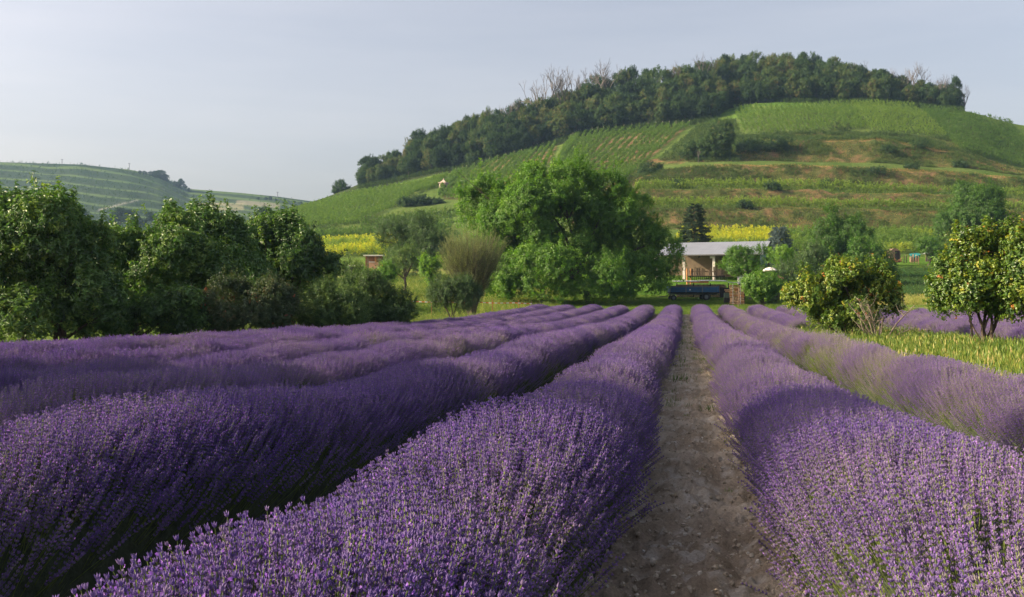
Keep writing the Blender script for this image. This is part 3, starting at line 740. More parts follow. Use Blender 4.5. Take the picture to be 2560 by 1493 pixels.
# trees out of the frame whose shade falls on the front rows
make_tree('pear_tree', 'leaning tree just outside the left edge of the view', 'tree', (-16.2, 6.4, float(ground(-16.2, 6.4))),
    [((-16.2, 7.5, 3.0), (2.0, 2.8, 2.4)), ((-16.2, 6.5, 5.6), (1.6, 2.1, 1.8)), ((-16.2, 4.7, 7.5), (1.2, 1.25, 1.4)), ((-16.2, 3.5, 9.2), (1.0, .95, 1.4))], 'walnut', 46, .42, 5200, 1.15, .45, .15, .16, .5, 12, fill=.35)

# right hand bushes
TIP = .28
ap = E(40.5, [(2040, 745, 60, 55), (2110, 725, 55, 62), (1995, 765, 32, 35), (2190, 745, 48, 55), (2100, 795, 85, 32), (2180, 690, 28, 26), (2080, 680, 30, 26), (2015, 700, 24, 30), (2232, 735, 22, 36), (2225, 690, 14, 18)], .8)
make_tree('apricot_bush', 'broad yellow green bush right of the lavender row ends', 'bush', G(2130, 40.5), ap, 'apricot', 70, .30, 6200, .85, .50, .18, .05, .5, 22, stems=8, updir=.5, fill=.05, flat=-.5)
make_tree('apricot_bush', 'tall glossy bush with orange shoots near the right edge', 'bush', G(2462, 31.5),
    E(31.5, [(2430, 730, 75, 70), (2500, 680, 60, 80), (2370, 745, 45, 45), (2390, 670, 40, 45), (2430, 625, 34, 36), (2395, 610, 18, 26), (2500, 600, 28, 35), (2355, 790, 24, 22), (2480, 780, 50, 30), (2470, 590, 14, 26)], .8),
    'apricot', 74, .30, 6400, .85, .38, .22, .05, .55, 22, stems=9, updir=.5, fill=.05, flat=-.5)
make_tree('apricot_bush', 'tall glossy bush cut off by the right edge', 'bush', G(2595, 30.5),
    E(30.5, [(2600, 700, 80, 100), (2570, 620, 45, 50), (2640, 600, 60, 60), (2555, 760, 40, 45), (2640, 780, 60, 40), (2550, 600, 22, 40)], .8),
    'apricot', 60, .30, 5600, .85, .38, .22, .05, .55, 18, stems=8, updir=.5, fill=.05, flat=-.5)
TIP = 0
root = thing('dry_shrub', 'half bare twiggy shrub before the broad yellow green bush', 'shrub', G(2200, 37))
mb = MB(); tipsq = []
for i in range(11):
    a = R.uniform(0, 6.28); r = R.uniform(.4, 1.5); e = Vector((math.cos(a)*r+.1, math.sin(a)*r*.6, R.uniform(.9, 2.3)*(1-.25*r/1.5))); m_ = e*.5+Vector((0, 0, .15))
    mb.tube([(R.uniform(-.08, .08), 0, -.1), m_, e], [.045, .03, .012], 5, 0, False)
    for q in range(7):
        s_ = m_.lerp(e, R.random()); t_ = s_+(rv()+Vector((0, 0, .5)))*R.uniform(.2, .55); mb.tube([s_, (s_+t_)/2+rv()*.05, t_], [.014, .009, .004], 3, 0, False); tipsq.append(t_)
mb.build('branches', [M['pale_bark']], root, sm=True)
n = len(tipsq); scatter('crown', 'redleaf', np.array(tipsq), unit(n)+np.array([0, 0, .4]), rng.uniform(.3, .7, n), .5+rng.normal(0, .3, n), root)
# trees in the meadow and around the barn
make_tree('meadow_bush', 'small dark several stemmed tree beside the barrier tape', 'tree', G(1130, 74),
    E(74, [(1120, 735, 42, 35), (1150, 745, 38, 38), (1095, 715, 22, 15), (1160, 715, 22, 22), (1110, 765, 25, 20)], .8), 'midolive', 30, .33, 1500, .6, .22, .15, .07, .5, 10, stems=4)
def fan_tree(name, label, cat, basep, h, spread, n, kind, tint, mat, lw=.03):
    root = thing(name, label, cat, basep)
    mb = MB(); pos = []; dr = []
    for i in range(n):
        a = R.uniform(0, 6.283); r = spread*math.sqrt(R.random()); hh = h*R.uniform(.7, 1.03)*(1-.18*(r/spread)**2)
        s = Vector((R.gauss(0, .12), R.gauss(0, .12), h*R.uniform(0, .12))); e = Vector((math.cos(a)*r, math.sin(a)*r, hh)); m = s.lerp(e, .45)+Vector((0, 0, h*.05))
        mb.tube([s, m, e], [lw, lw*.6, lw*.2], 4, 0, False)
        for k in range(9):
            t = R.uniform(.22, 1); p = s.lerp(m, t/.45) if t < .45 else m.lerp(e, (t-.45)/.55)
            pos.append(p+rv()*.15); dr.append((e-s).normalized()+rv()*.35)
    mb.build('branches', [M[mat]], root)
    n = len(pos); scatter('crown', kind, np.array(pos), np.array(dr), rng.uniform(.6, 1.1, n), tint+rng.normal(0, .2, n), root)
    return root
fan_tree('brush_willow', 'feathery grey green willow of upright shoots before the big tree', 'tree', G(1180, 86), 7.5, 2.8, 460, 'willow', .68, 'twig')
for px, D, el, kind, tint, lab in [
    (1010, 150, [(985, 610, 42, 55), (1040, 600, 42, 60), (1010, 570, 35, 30), (1000, 660, 50, 40)], 'midolive', .35, 'grey green willow tree right of the wooden shed'),
    (1075, 145, [(1075, 610, 30, 50), (1100, 650, 30, 50), (1050, 580, 28, 30)], 'midolive', .28, 'darker willow tree between the shed and the brush willow'),
    (1012, 118, [(1012, 655, 30, 28), (990, 672, 20, 20), (1030, 640, 18, 20)], 'midolive', .55, 'small fruit tree with upright twigs in the meadow'),
    (1078, 112, [(1075, 680, 18, 25), (1090, 660, 14, 16), (1062, 668, 10, 18)], 'midleaf', .72, 'small yellow green fruit tree in the meadow'),
    (968, 110, [(968, 685, 14, 16), (958, 695, 10, 10)], 'midleaf', .5, 'smallest fruit tree in the meadow near the shed'),
    (930, 104, [(925, 700, 28, 16), (900, 706, 20, 12)], 'midleaf', .6, 'low bright shrub in front of the wooden shed'),
    (868, 92, [(868, 690, 35, 32), (840, 720, 35, 30), (890, 720, 35, 25)], 'midolive', .65, 'light green bush left of the wooden shed'),
    (1875, 124, [(1850, 655, 36, 26), (1895, 650, 32, 28), (1825, 668, 26, 20), (1870, 675, 40, 16), (1840, 632, 16, 12), (1885, 628, 16, 12)], 'midleaf', .38, 'leafy tree covering the right half of the barn'),
    (1955, 128, [(1950, 648, 30, 22), (1975, 665, 28, 22)], 'midleaf', .78, 'yellow green bush right of the barn'),
    (1950, 119, [(1945, 700, 40, 24), (1985, 690, 38, 34), (1930, 690, 25, 15)], 'midolive', .25, 'dark shrub behind the red roof'),
    (2100, 150, [(2095, 590, 45, 45), (2060, 620, 35, 45), (2130, 610, 40, 50), (2080, 660, 50, 40), (2140, 570, 18, 22), (2080, 545, 22, 18), (2075, 640, 50, 50)], 'midleaf', .16, 'tall rounded tree behind the yellow green bush'),
    (2160, 134, [(2165, 645, 38, 38), (2190, 680, 42, 40), (2140, 680, 38, 40), (2215, 700, 20, 26), (2150, 612, 22, 20)], 'midleaf', .14, 'dark bushy tree right of the tall rounded tree'),
    (2040, 140, [(2035, 660, 30, 35), (2010, 690, 30, 25)], 'midolive', .35, 'grey green bush between barn and tall rounded tree'),
    (2445, 188, [(2440, 540, 70, 62), (2390, 575, 45, 50), (2490, 575, 50, 50), (2440, 490, 45, 30), (2520, 600, 30, 30), (2400, 500, 25, 22)], 'midleaf', .18, 'big dark round tree above the right bushes'),
    (2320, 176, [(2322, 620, 17, 14), (2345, 638, 16, 14)], 'midleaf', .22, 'small tree beside the garden hut'),
    (1785, 316, [(1805, 345, 36, 32), (1800, 318, 24, 18), (1785, 375, 38, 24)], 'forest', .42, 'large tree standing alone on the hill terrace'),
    (1870, 322, [(1880, 372, 40, 16), (1925, 368, 38, 18), (1960, 372, 26, 14)], 'forest', .25, 'dark thicket on the hill terrace beside the lone tree'),
    (1738, 318, [(1740, 375, 26, 18), (1720, 388, 20, 12)], 'forest', .35, 'shrub behind the bare pale tree on the hill'),
    (1625, 300, [(1625, 430, 22, 18), (1612, 446, 18, 10)], 'forest', .30, 'shrub at the foot of the striped vineyard'),
    (1040, 310, [(1050, 502, 16, 9), (1020, 510, 18, 8)], 'forest', .20, 'dark bush below the white chapel'),
    (1072, 312, [(1085, 510, 20, 8)], 'forest', .32, 'flat bush under the chapel vineyard'),
    (853, 428, [(853, 476, 22, 14), (850, 464, 12, 9)], 'forest', .28, 'single round tree on the hill shoulder against the sky'),
    (662, 420, [(662, 532, 13, 9)], 'forest', .15, 'small dark tree low on the hill shoulder'),
]:
    nl = len(el); far = kind == 'forest'; area = sum(e[2]*e[3] for e in el)*(D/F)**2
    make_tree('shrub' if ('bush' in lab or 'shrub' in lab or 'thicket' in lab) and 'tree' not in lab.split(' ')[:4] else 'leafy_tree', lab, 'shrub' if ('bush' in lab or 'shrub' in lab or 'thicket' in lab) and 'tree' not in lab.split(' ')[:4] else 'tree',
        G(px, D), E(D, el, .85), kind, 24+8*nl, .34, int(min(4500, 260+area*(26 if far else 60))), (.75 if far else (1.15 if D > 130 else .85)), tint, .16, .12+.02*nl, .45, 9)
for i, (px, py, w_, lab) in enumerate([(1862, 522, 14, 'small bush on the reddish bank above the barn'), (1932, 476, 16, 'dark bush on the narrow bank near the middle terrace'), (2062, 470, 12, 'little bush halfway along the narrow bank'),
        (2190, 436, 20, 'dark bush in the middle of the green bank'), (2275, 424, 16, 'bush toward the right end of the green bank'), (2300, 372, 22, 'dark bush on the brown upper bank'), (2225, 384, 16, 'bush left of the dark one on the upper bank'),
        (2100, 330, 24, 'bright bush just below the upper vines'), (2400, 420, 14, 'lone bush at the right end of the terraces'), (1700, 470, 16, 'bush where the terraces meet the striped vineyard'), (1480, 470, 18, 'bush at the left end of the terraces behind the big tree')]):
    Dh_ = hit(px, py)
    if Dh_: make_tree('terrace_bush', lab, 'bush', G(px, Dh_), E(Dh_, [(px, py-6, w_, 9), (px+w_*.5, py-3, w_*.6, 6)], .85), 'forest', 16, .4, 170, .6, .3 if i != 7 else .7, .14, .08, .4, 6)
# conifers
def conifer(label, px, D, top, base, rx, kind, tint, n=70, group=None):
    b = G(px, D); root = thing('spruce', label, 'tree', b); k = D/F; h = (b[2]*0+zof(top, D))-b[2]; rw = rx*k
    mb = MB().tube([(0, 0, -.2), (0, 0, h*.5), (0, 0, h)], [.2, .12, .02], 7); pos = []; dr = []
    for i in range(n):
        t = (i+R.random())/n; z = h*(.10+.88*t); r = rw*(1-t)**.75*R.uniform(.75, 1.1)+.1; a = i*2.399+R.gauss(0, .2)
        o = Vector((math.cos(a), math.sin(a), 0)); e = o*r+Vector((0, 0, z-r*.12)); mb.tube([(0, 0, z), tuple(o*r*.5+Vector((0, 0, z))), tuple(e)], [.05, .035, .01], 4, 0, False)
        for q in range(int(4+r*5)):
            u = R.uniform(.3, 1.0); s = Vector((-o.y, o.x, 0))*R.uniform(-.35, .35)*r*(u+.2)
            pos.append(o*r*u+Vector((0, 0, z-r*.12*u))+s); dr.append(o+Vector((0, 0, R.uniform(-.3, .35)))+s.normalized()*.4)
    mb.build('trunk', [M['bark']], root); n = len(pos)
    scatter('crown', kind, np.array(pos), np.array(dr), rng.uniform(.7, 1.2, n), tint+rng.normal(0, .2, n), root); return root
conifer('dark green spruce rising behind the barn roof', 1736, 160, 508, 640, 54, 'needle', .4, 110)
conifer('small blue grey spruce right of the barn', 1948, 168, 566, 640, 42, 'bluen', .5, 90)

# hilltop wood
FB = np.array([(895, 470), (1000, 447), (1130, 423), (1300, 383), (1450, 335), (1620, 316), (1740, 306), (1790, 290), (1830, 262), (2000, 252), (2200, 255), (2330, 268), (2405, 277)], float)
TP = np.array([(895, 415), (925, 385), (1000, 370), (1075, 320), (1130, 302), (1160, 283), (1250, 262), (1340, 235), (1450, 200), (1500, 180), (1600, 164), (1700, 158), (1760, 142), (1850, 126), (1950, 134), (2050, 142), (2100, 155), (2180, 172), (2250, 190), (2330, 205), (2405, 225)], float)
protos = []
for i in range(8):
    w = R.uniform(.22, .38)
    cr, dd, lo, sc, sr = crown_points([((0, 0, .58), (w, w, .36)), ((R.uniform(-.1, .1), 0, .8), (w*.6, w*.6, .2)), ((R.uniform(-.15, .15), R.uniform(-.1, .1), .36), (w*.95, w*.95, .26))], 36, .36, 900, shoot=.03)
    protos.append((cr*12, dd, lo, sc*12))
proto_objs = []
def forest_tree(pos, h, wide, i, label, group, tint):
    key = (i % 8, round(tint*6)/6)
    if key not in FT:
        cr, dd, lo, sc = protos[i % 8]; g, nv = KINDS['forest']
        cm = points_mesh('crown', cr, eul(dd, rng.uniform(0, 6.28, len(cr))), rng.uniform(.5, .95, len(cr)), key[1]+lo+rng.normal(0, .14, len(cr)), nv)
        mb = MB(); limbs(mb, (0, 0, 0), (R.gauss(0, .3), R.gauss(0, .3), 5.5), sc[:12], .17)
        FT[key] = (cm, mb.mesh('trunk', [M['pale_bark'] if i % 3 == 0 else M['bark']]))
    cm, tm = FT[key]
    root = thing('forest_tree', label, 'tree', pos, R.uniform(0, 6.28), group); root.scale = (h/12*wide, h/12*wide, h/12)
    link('trunk', tm, root); c = link('crown', cm, root); m = c.modifiers.new('scatter', 'NODES'); m.node_group = KINDS['forest'][0]
    return root
FT = {}; cnt = 0
for lay, (dd0, sp) in enumerate([(3, 20), (13, 22), (26, 24), (42, 26)]):
    px = 905.0+lay*5
    while px < 2400:
        fb = np.interp(px, FB[:, 0], FB[:, 1]); D0 = hit(px, fb+2) or 420
        D = D0+dd0+R.uniform(-3, 4)
        if D > 500: D = 500-R.uniform(0, 10)
        b = G(px, D); tp = np.interp(px, TP[:, 0], TP[:, 1])+R.uniform(-5, 20)+(0 if lay >= 2 else (12 if lay == 1 else 24))
        h = zof(tp, D)-b[2]; h = min(max(h, 5.0), [10.5, 14, 18, 20][lay]*R.uniform(.85, 1.0))
        b[2] -= .3
        zone = 'left arm' if px < 1400 else ('middle' if px < 1900 else 'right crest')
        lb = 'tree at the lower front edge of the hilltop wood, on its %s' % zone if lay == 0 else ('tree inside the hilltop wood, on its %s' % zone if lay < 3 else 'tall skyline tree at the back of the hilltop wood, on its %s' % zone)
        forest_tree(b, h, R.uniform(.65, 1.05)*(12/h)**.35, cnt, lb, '%s trees of the hilltop wood, %s' % (['front', 'inner', 'inner', 'skyline'][lay], zone), R.choice([.08, .2, .35, .5, .65, .8])); cnt += 1
        px += sp*R.uniform(.75, 1.25)
def bare_mesh():
    mb = MB()
    def br(p, d, L, r, k):
        e = p+d*L; mb.tube([p, p.lerp(e, .5)+rv()*L*.06, e], [r, r*.8, r*.6], 5 if k < 2 else 3, 0, False)
        if k < 6:
            for _ in range(2 if k else 4):
                br(p.lerp(e, R.uniform(.55, 1)), (d+rv()*.55+Vector((0, 0, .12))).normalized(), L*R.uniform(.6, .8), r*.66, k+1)
    br(Vector((0, 0, -.3)), Vector((0, 0, 1)), 4.0, .19, 0); return mb.mesh('branches', [M['grey_bark']])
bm = [bare_mesh() for _ in range(3)]
for i, (px, top, D) in enumerate([(px_, t_+9, D_) for px_, t_, D_ in [(1352, 190, 440), (1380, 186, 442), (1408, 176, 440), (1432, 172, 444), (1490, 168, 440), (1515, 160, 446), (1462, 176, 440), (1700, 160, 446), (1764, 142, 446), (2140, 150, 452), (2222, 172, 450), (1270, 248, 436), (2262, 168, 452), (2280, 160, 448), (2300, 172, 450), (2330, 190, 446), (2352, 188, 445), (2368, 192, 444), (2412, 208, 440)]]):
    b = G(px, D); h = zof(top, D)-b[2]
    root = thing('bare_tree', 'leafless grey tree standing out of the hilltop wood, on its '+('left shoulder' if px < 1600 else 'middle' if px < 2000 else 'right end'), 'tree', b, R.uniform(0, 6), 'bare trees of the hilltop wood, '+('left shoulder' if px < 1600 else 'middle' if px < 2000 else 'right end'))
    root.scale = (h/9*.8, h/9*.8, h/9); link('branches', bm[i % 3], root)
b = G(1746, 309); root = thing('bare_tree', 'bare pale tree alone beside the striped vineyard', 'tree', b); h = zof(372, 309)-b[2]; root.scale = (h/11,)*3; link('branches', bm[1], root)
for px, D, top in [(2388, 441, 196)]:
    b = G(px, D); h = zof(top, D)-b[2]; forest_tree(b, h, .5, 3, 'narrow ivy covered tree at the right end of the wood', None, .2)

# ---------------------------------------------------------------- vineyards
def vine_row(p0, p1, label, group, tint, step=.30, hgt=1.8, post=None, tfun=None, wid=.28):
    p0 = np.array(p0[:2], float); p1 = np.array(p1[:2], float); Ln = np.linalg.norm(p1-p0)
    n = max(6, int(Ln/step)); t = rng.random(n); d = (p1-p0)/Ln; s = rng.normal(0, wid, n)
    X = p0[0]+(p1[0]-p0[0])*t-d[1]*s; Y = p0[1]+(p1[1]-p0[1])*t+d[0]*s; z = ground(X, Y)
    hh = rng.uniform(.25, 1, n)*hgt*(.85+.3*vn(X*.5, Y*.5, 91))
    b = np.array([p0[0], p0[1], float(ground(*p0))])
    gap = vn(X*.35, Y*.35, 92) > .10
    X, Y, z, hh, t = X[gap], Y[gap], z[gap], hh[gap], t[gap]; n = len(X)
    pos = np.stack([X, Y, z+hh-.45], 1)-b
    tn = (tint if tfun is None else tfun(X, Y))+rng.normal(0, .06, n)
    root = thing('vine_row', label, 'vine row', b, 0, group)
    dr = np.stack([rng.normal(0, .35, n), rng.normal(0, .35, n), np.ones(n)], 1)
    tag(scatter('vines', 'vine', pos, dr, rng.uniform(.75, 1.25, n), tn, root), kind='stuff')
    if post is not None:
        e = np.array([p1[0], p1[1], float(ground(*p1))])-b
        link('post', post, root, e)
    return root
M['post'] = solid('weathered_post', (.42, .38, .31), .9)
post_me = MB().tube([(0, 0, -.2), (0, 0, 2.3)], .07, 5).mesh('post', [M['post']])
def ip(keys, u):                       # keys: (topx, topy, botx, boty)
    k = np.array(keys, float); x = np.linspace(0, 1, len(k)); return [np.interp(u, x, k[:, j]) for j in range(4)]
def field(keys, n, label, group, tint, **kw):
    for i in range(n):
        a = ip(keys, (i+.5)/n); D1 = hit(a[0], a[1]); D0 = hit(a[2], a[3])
        if not D1 or not D0 or D1-D0 < 2: continue
        p1 = world(a[0], D1); p0 = world(a[2], D0)
        vine_row(p0, p1, label, group, tint, **kw)
field([(1135, 436, 1105, 470), (1165, 428, 1095, 495), (1230, 406, 1130, 500), (1300, 388, 1200, 490), (1345, 373, 1270, 470), (1395, 362, 1345, 470)], 17, 'vine row in the striped vineyard block below the wood', 'vine rows of the striped left block', .32, post=post_me, step=.17, wid=.16)
field([(1425, 350, 1385, 420), (1452, 334, 1385, 440), (1530, 328, 1400, 455), (1640, 318, 1480, 458), (1732, 314, 1563, 458)], 22, 'vine row in the striped vineyard block in the hill centre', 'vine rows of the striped right block', .34, post=post_me, step=.17, wid=.16)
field([(640, 553, 640, 575), (700, 540, 690, 572), (770, 519, 740, 574), (850, 494, 810, 568), (930, 478, 890, 560), (1020, 463, 975, 525), (1080, 452, 1040, 486), (1122, 440, 1090, 470)], 52, 'vine row on the long left shoulder of the hill', 'vine rows on the hill shoulder', .42)
field([(1830, 270, 1858, 337), (1950, 268, 1985, 334), (2050, 264, 2090, 328), (2120, 262, 2170, 324)], 28, 'vine row on the upper slope below the dark wood', 'vine rows of the upper left slope', .44)
field([(2125, 262, 2175, 330), (2200, 262, 2260, 342), (2285, 268, 2370, 346)], 16, 'taller vine row on the upper slope right of centre', 'vine rows of the upper right slope', .52, hgt=2.2)
field([(2295, 268, 2400, 380), (2360, 278, 2470, 400), (2430, 290, 2550, 420), (2520, 306, 2660, 430), (2650, 325, 2800, 440)], 30, 'dark vine row on the shaded right flank of the hill', 'vine rows of the right flank', .22, hgt=2.0)  # low tint puts the flank's shade into the leaf colour
def contour(D0, pa, pb, label, group, tint, dD=0.0, **kw):
    # broken into straight stretches that follow the bench
    cuts = np.linspace(pa, pb, 7)
    X, Y = world(cuts, D0); b = np.array([X[0], Y[0], float(ground(X[0], Y[0]))]); root = None; P_ = []; T_ = []
    for i in range(6):
        Ln = math.hypot(X[i+1]-X[i], Y[i+1]-Y[i]); n = int(Ln/.16); t = rng.random(n)
        x = X[i]+(X[i+1]-X[i])*t; y = Y[i]+(Y[i+1]-Y[i])*t+rng.normal(0, .25, n); z = ground(x, y)
        P_.append(np.stack([x, y, z+rng.uniform(.1, 1, n)*2.25*(.8+.35*vn(x*.8, y*.8, 93))-.5], 1))
    pos = np.concatenate(P_)-b; n = len(pos)
    root = thing('vine_row', label, 'vine row', b, 0, group)
    dr = np.stack([rng.normal(0, .3, n), rng.normal(0, .3, n), np.ones(n)], 1)
    tag(scatter('vines', 'vine', pos, dr, rng.uniform(.8, 1.3, n), tint+.06+.15*(fbm(pos[:, 0]*.05, pos[:, 1]*.05, 95)-.5)*2+rng.normal(0, .05, n), root), kind='stuff')
for j, D in enumerate([256.5, 259, 261.5, 264]):
    contour(D, 1500, 2640, 'long vine row along the lower hill terrace', 'vine rows of the lower terrace', .54)
for j, D in enumerate([276, 279, 282, 285]):
    contour(D, 1590, 2700, 'long vine row along the middle hill terrace', 'vine rows of the middle terrace', .55)
for j, D in enumerate([248, 252, 258, 263]):
    contour(D, 770, 1130, 'dark vine row on the low terrace behind the yellow vineyard', 'vine rows of the low left terrace', .18)
for j, D in enumerate([269, 274, 280]):
    contour(D, 900, 1140, 'vine row on the terrace under the chapel', 'vine rows of the chapel terrace', .25)
def ytint(X, Y):
    px, D = pix(X, Y); q = fbm(X*.12, Y*.08, 97)
    a = smooth(2040, 1930, px)*smooth(.28, .52, q)*smooth(203, 218, D)
    b = smooth(2180, 2240, px)*smooth(.42, .58, q)*.8*smooth(243, 225, D)
    return .36+.52*np.maximum(a, b)
for i in range(40):
    px = 1690+i*17.0
    p0 = world(px-10, 202); p1 = world(px+22, 240)
    vine_row(p0, p1, 'vine row in the green and yellow vineyard behind the barn', 'vine rows behind the barn', .4, tfun=ytint, step=.26, hgt=1.9, wid=.4)
for i in range(17):
    px = 785+i*14.0
    p0 = world(px-6, 201); p1 = world(px+14, 238)
    vine_row(p0, p1, 'bright yellow vine row behind the wooden shed', 'yellow vine rows behind the shed', .9, tfun=lambda X, Y: .48+.38*smooth(.25, .5, fbm(X*.15, Y*.1, 98)), step=.24, hgt=2.0, wid=.4)
# rough growth on the banks
def bank(lab, pa, pb, Da, Db, n, t0, rust, size=.8):
    px = rng.uniform(pa, pb, n); D = rng.uniform(Da, Db, n); X, Y = world(px, D); z = ground(X, Y)
    q = fbm(X*.10, Y*.22, 101); t = t0+rust*smooth(.45, .62, q)+rng.normal(0, .10, n)
    dens = vn(X*.3, Y*.5, 102) > .12; X, Y, z, t, q = X[dens], Y[dens], z[dens], t[dens], q[dens]; n = len(X)
    sc = rng.uniform(.4, 1.2, n)*size*(1.25-.7*smooth(.45, .62, q))
    dr = np.stack([rng.normal(0, .4, n), rng.normal(-.3, .4, n), np.ones(n)], 1)
    tag(scatter('bank_scrub', 'scrub', np.stack([X, Y, z], 1), dr, sc, t), lab, 'scrub', kind='stuff')
bank('reddish and green scrub on the lowest terrace bank', 1440, 2660, 243, 255, 12000, .36, .40, .62)
bank('scrub on the narrow second terrace bank', 1440, 2700, 266, 275, 8000, .40, .36, .55)
bank('bushy green scrub on the third terrace bank', 1540, 2760, 288, 299, 11000, .24, .38, .8)
bank('brown scrub on the uppermost terrace bank', 1760, 2600, 312, 329, 12000, .30, .36, .8)
bank('dark bushy growth between the brown bank and the upper vines', 1800, 2450, 327, 352, 8000, .12, .35, 1.2)
bank('dry straw coloured grass along the terrace edge', 1640, 2700, 297.5, 301, 3500, .72, .15, .5)
bank('dry grass along the edge of the highest bench', 1960, 2440, 326, 331, 2000, .74, .12, .5)
bank('weedy growth on the left lower slope', 740, 1150, 236, 300, 6000, .22, .30, .7)
bank('weedy growth between the striped vineyard and terraces', 1380, 1660, 276, 312, 3000, .40, .30, .6)
n = 6000; px = rng.uniform(1600, 1850, n); D = rng.uniform(300, 420, n); X, Y = world(px, D); z = ground(X, Y); ry_ = 746.5-(z-CAMZ)*F/D
k = (px > np.interp(ry_, [315, 455], [1740, 1572])+6) & (ry_ > 300) & (ry_ < 405) & (px < np.interp(ry_, [262, 340], [1826, 1852])); n = int(k.sum())
tag(scatter('slope_scrub', 'scrub', np.stack([X[k], Y[k], z[k]], 1), np.stack([rng.normal(0, .4, n), rng.normal(-.3, .4, n), np.ones(n)], 1), rng.uniform(.6, 1.9, n), .16+rng.normal(0, .14, n)), 'bushy scrub right of the striped vineyard', 'scrub', kind='stuff')
for lab, keys in [('undergrowth along the foot of the hilltop wood', FB)]:
    n = 5000; px = rng.uniform(895, 2410, n); D = np.interp(px, FB[::1, 0], [hit(a, b+4) or 420 for a, b in FB])+rng.uniform(-4, 10, n)
    X, Y = world(px, D); z = ground(X, Y)
    tag(scatter('undergrowth', 'scrub', np.stack([X, Y, z], 1), np.tile((0, 0, 1.), (n, 1)), rng.uniform(.9, 2.4, n), .12+rng.normal(0, .12, n)), lab, 'undergrowth', kind='stuff')
# scrub and trees of the far hill
fpx_, ft_, fX_, fY_, fz_, fyy_, fb_ = FARHILL
pr = (fb_*np.where(fp < 460, 1.0, .25)*(tt < 1)*(fp > -60)*(fp < 800)).ravel(); pr /= pr.sum()
k = rng.choice(len(pr), 4200, p=pr); j = rng.normal(0, 3, (4200, 2))
tag(scatter('far_scrub', 'farleaf', np.stack([fX_.ravel()[k]+j[:, 0], fY_.ravel()[k]+j[:, 1], fz_.ravel()[k]-.3], 1), np.tile((0, 0, 1.), (len(k), 1)), rng.uniform(.4, 1.2, len(k)), rng.uniform(.1, .6, len(k))), 'dark scrub on the banks of the far hill', 'scrub', kind='stuff')
def far_tree(px, py, D, h, w, lab, grp=None):
    h = h*(.62 if D > 1000 else 1)
    p = P(px, py, D); p[2] -= .5; forest_tree(p, h, w, R.randrange(8), lab, grp, .2)
for px, py, h in [(378, 440, 10), (388, 442, 13), (397, 444, 15), (405, 447, 16), (412, 452, 14), (362, 436, 8), (350, 433, 7)]:
    far_tree(px, py+2, 1135, h, 1.5, 'tree in the clump on the crest of the far hill', 'crest trees of the far hill')
for px, py, h in [(437, 462, 9), (452, 463, 14), (445, 465, 10), (462, 468, 8), (472, 474, 6)]:
    far_tree(px, py+3, 1130, h, 1.4, 'tree in the small group right of the far crest clump', 'second tree group of the far hill')
for px, py, h in [(665, 500, 6), (676, 500, 7), (712, 505, 6), (645, 499, 5), (690, 503, 5), (735, 508, 5), (752, 510, 5)]:
    far_tree(px, py, 1100, h, 1.5, 'bush in the hedge line on the far gentle slope', 'hedge bushes of the far slope')
for px, py, h in [(300, 560, 14), (325, 562, 13), (280, 572, 10), (345, 570, 10), (375, 556, 9), (240, 590, 8), (262, 592, 9), (225, 598, 8), (285, 594, 8), (180, 545, 10), (196, 552, 12), (212, 560, 9)]:
    far_tree(px, py, 640, h*.75, 1.5, 'bluish tree in the valley below the far hill', 'valley trees below the far hill')

# ---------------------------------------------------------------- barn, trailer, wood piles and the other small things
M['plaster'] = solid('plaster', (.19, .145, .10), .9, (.14, .105, .075), 1.2, .2)
M['metal_roof'] = solid('roof_sheet', (.30, .325, .37), .55, (.25, .27, .31), .6, 0, .35)
M['sheet_blue'] = solid('blue_grey_sheet', (.20, .27, .34), .6, (.16, .22, .29), 1.0)
M['concrete'] = solid('white_concrete', (.62, .58, .52), .85, (.48, .44, .38), 3)
M['wood'] = solid('weathered_wood', (.24, .17, .11), .85, (.12, .085, .055), 5, .3, stretch=(4, 4, .6))
M['orange_wood'] = solid('orange_wood', (.55, .27, .11), .8, (.36, .16, .06), 5, .2)
M['dark'] = solid('dark_timber', (.035, .032, .030), .9, (.02, .018, .016), 4)
M['blue_paint'] = solid('faded_blue_paint', (.02, .10, .22), .55, (.03, .07, .12), 3)
M['grey_board'] = solid('grey_board', (.15, .15, .155), .8, (.09, .09, .09), 5)
M['rubber'] = solid('tyre_rubber', (.03, .03, .03), .8)
M['steel'] = solid('dull_steel', (.20, .22, .23), .5, (.10, .11, .12), 5, 0, .5)
M['log_side'] = solid('split_log', (.72, .50, .30), .85, (.42, .22, .11), 6, .4)
M['log_end'] = solid('log_end', (.52, .36, .22), .85, (.26, .17, .10), 9, .3)
M['log_dark'] = solid('dark_and_shaded_log', (.20, .145, .10), .9, (.08, .06, .04), 7, .3)  # dark logs; on the firewood tower this colour stands for shade
M['red_sheet'] = solid('red_roof_sheet', (.33, .07, .07), .6, (.22, .05, .07), 1.5)
M['grey_sheet'] = solid('grey_roof_sheet', (.36, .38, .40), .6, (.24, .25, .27), 1.5)
M['white'] = solid('white_paint', (.78, .75, .72), .6, (.62, .60, .57), 3)
M['white_cloth'] = solid('white_canvas', (.80, .74, .70), .8)
M['teal'] = solid('teal_tarp', (.03, .22, .22), .6)
M['netting'] = solid('dark_netting', (.02, .04, .035), .9)
M['tan_board'] = solid('tan_board', (.50, .29, .17), .8, (.44, .25, .15), 2)
M['brown_board'] = solid('brown_board', (.25, .11, .05), .8, (.12, .055, .03), 4, .3, stretch=(3, 3, .5))
M['stone'] = solid('pale_stone', (.62, .50, .42), .9, (.48, .37, .30), 1.5, .3)
M['red'] = solid('red_paint', (.5, .04, .03), .5)
M['pole'] = solid('pole_grey', (.16, .15, .15), .8)

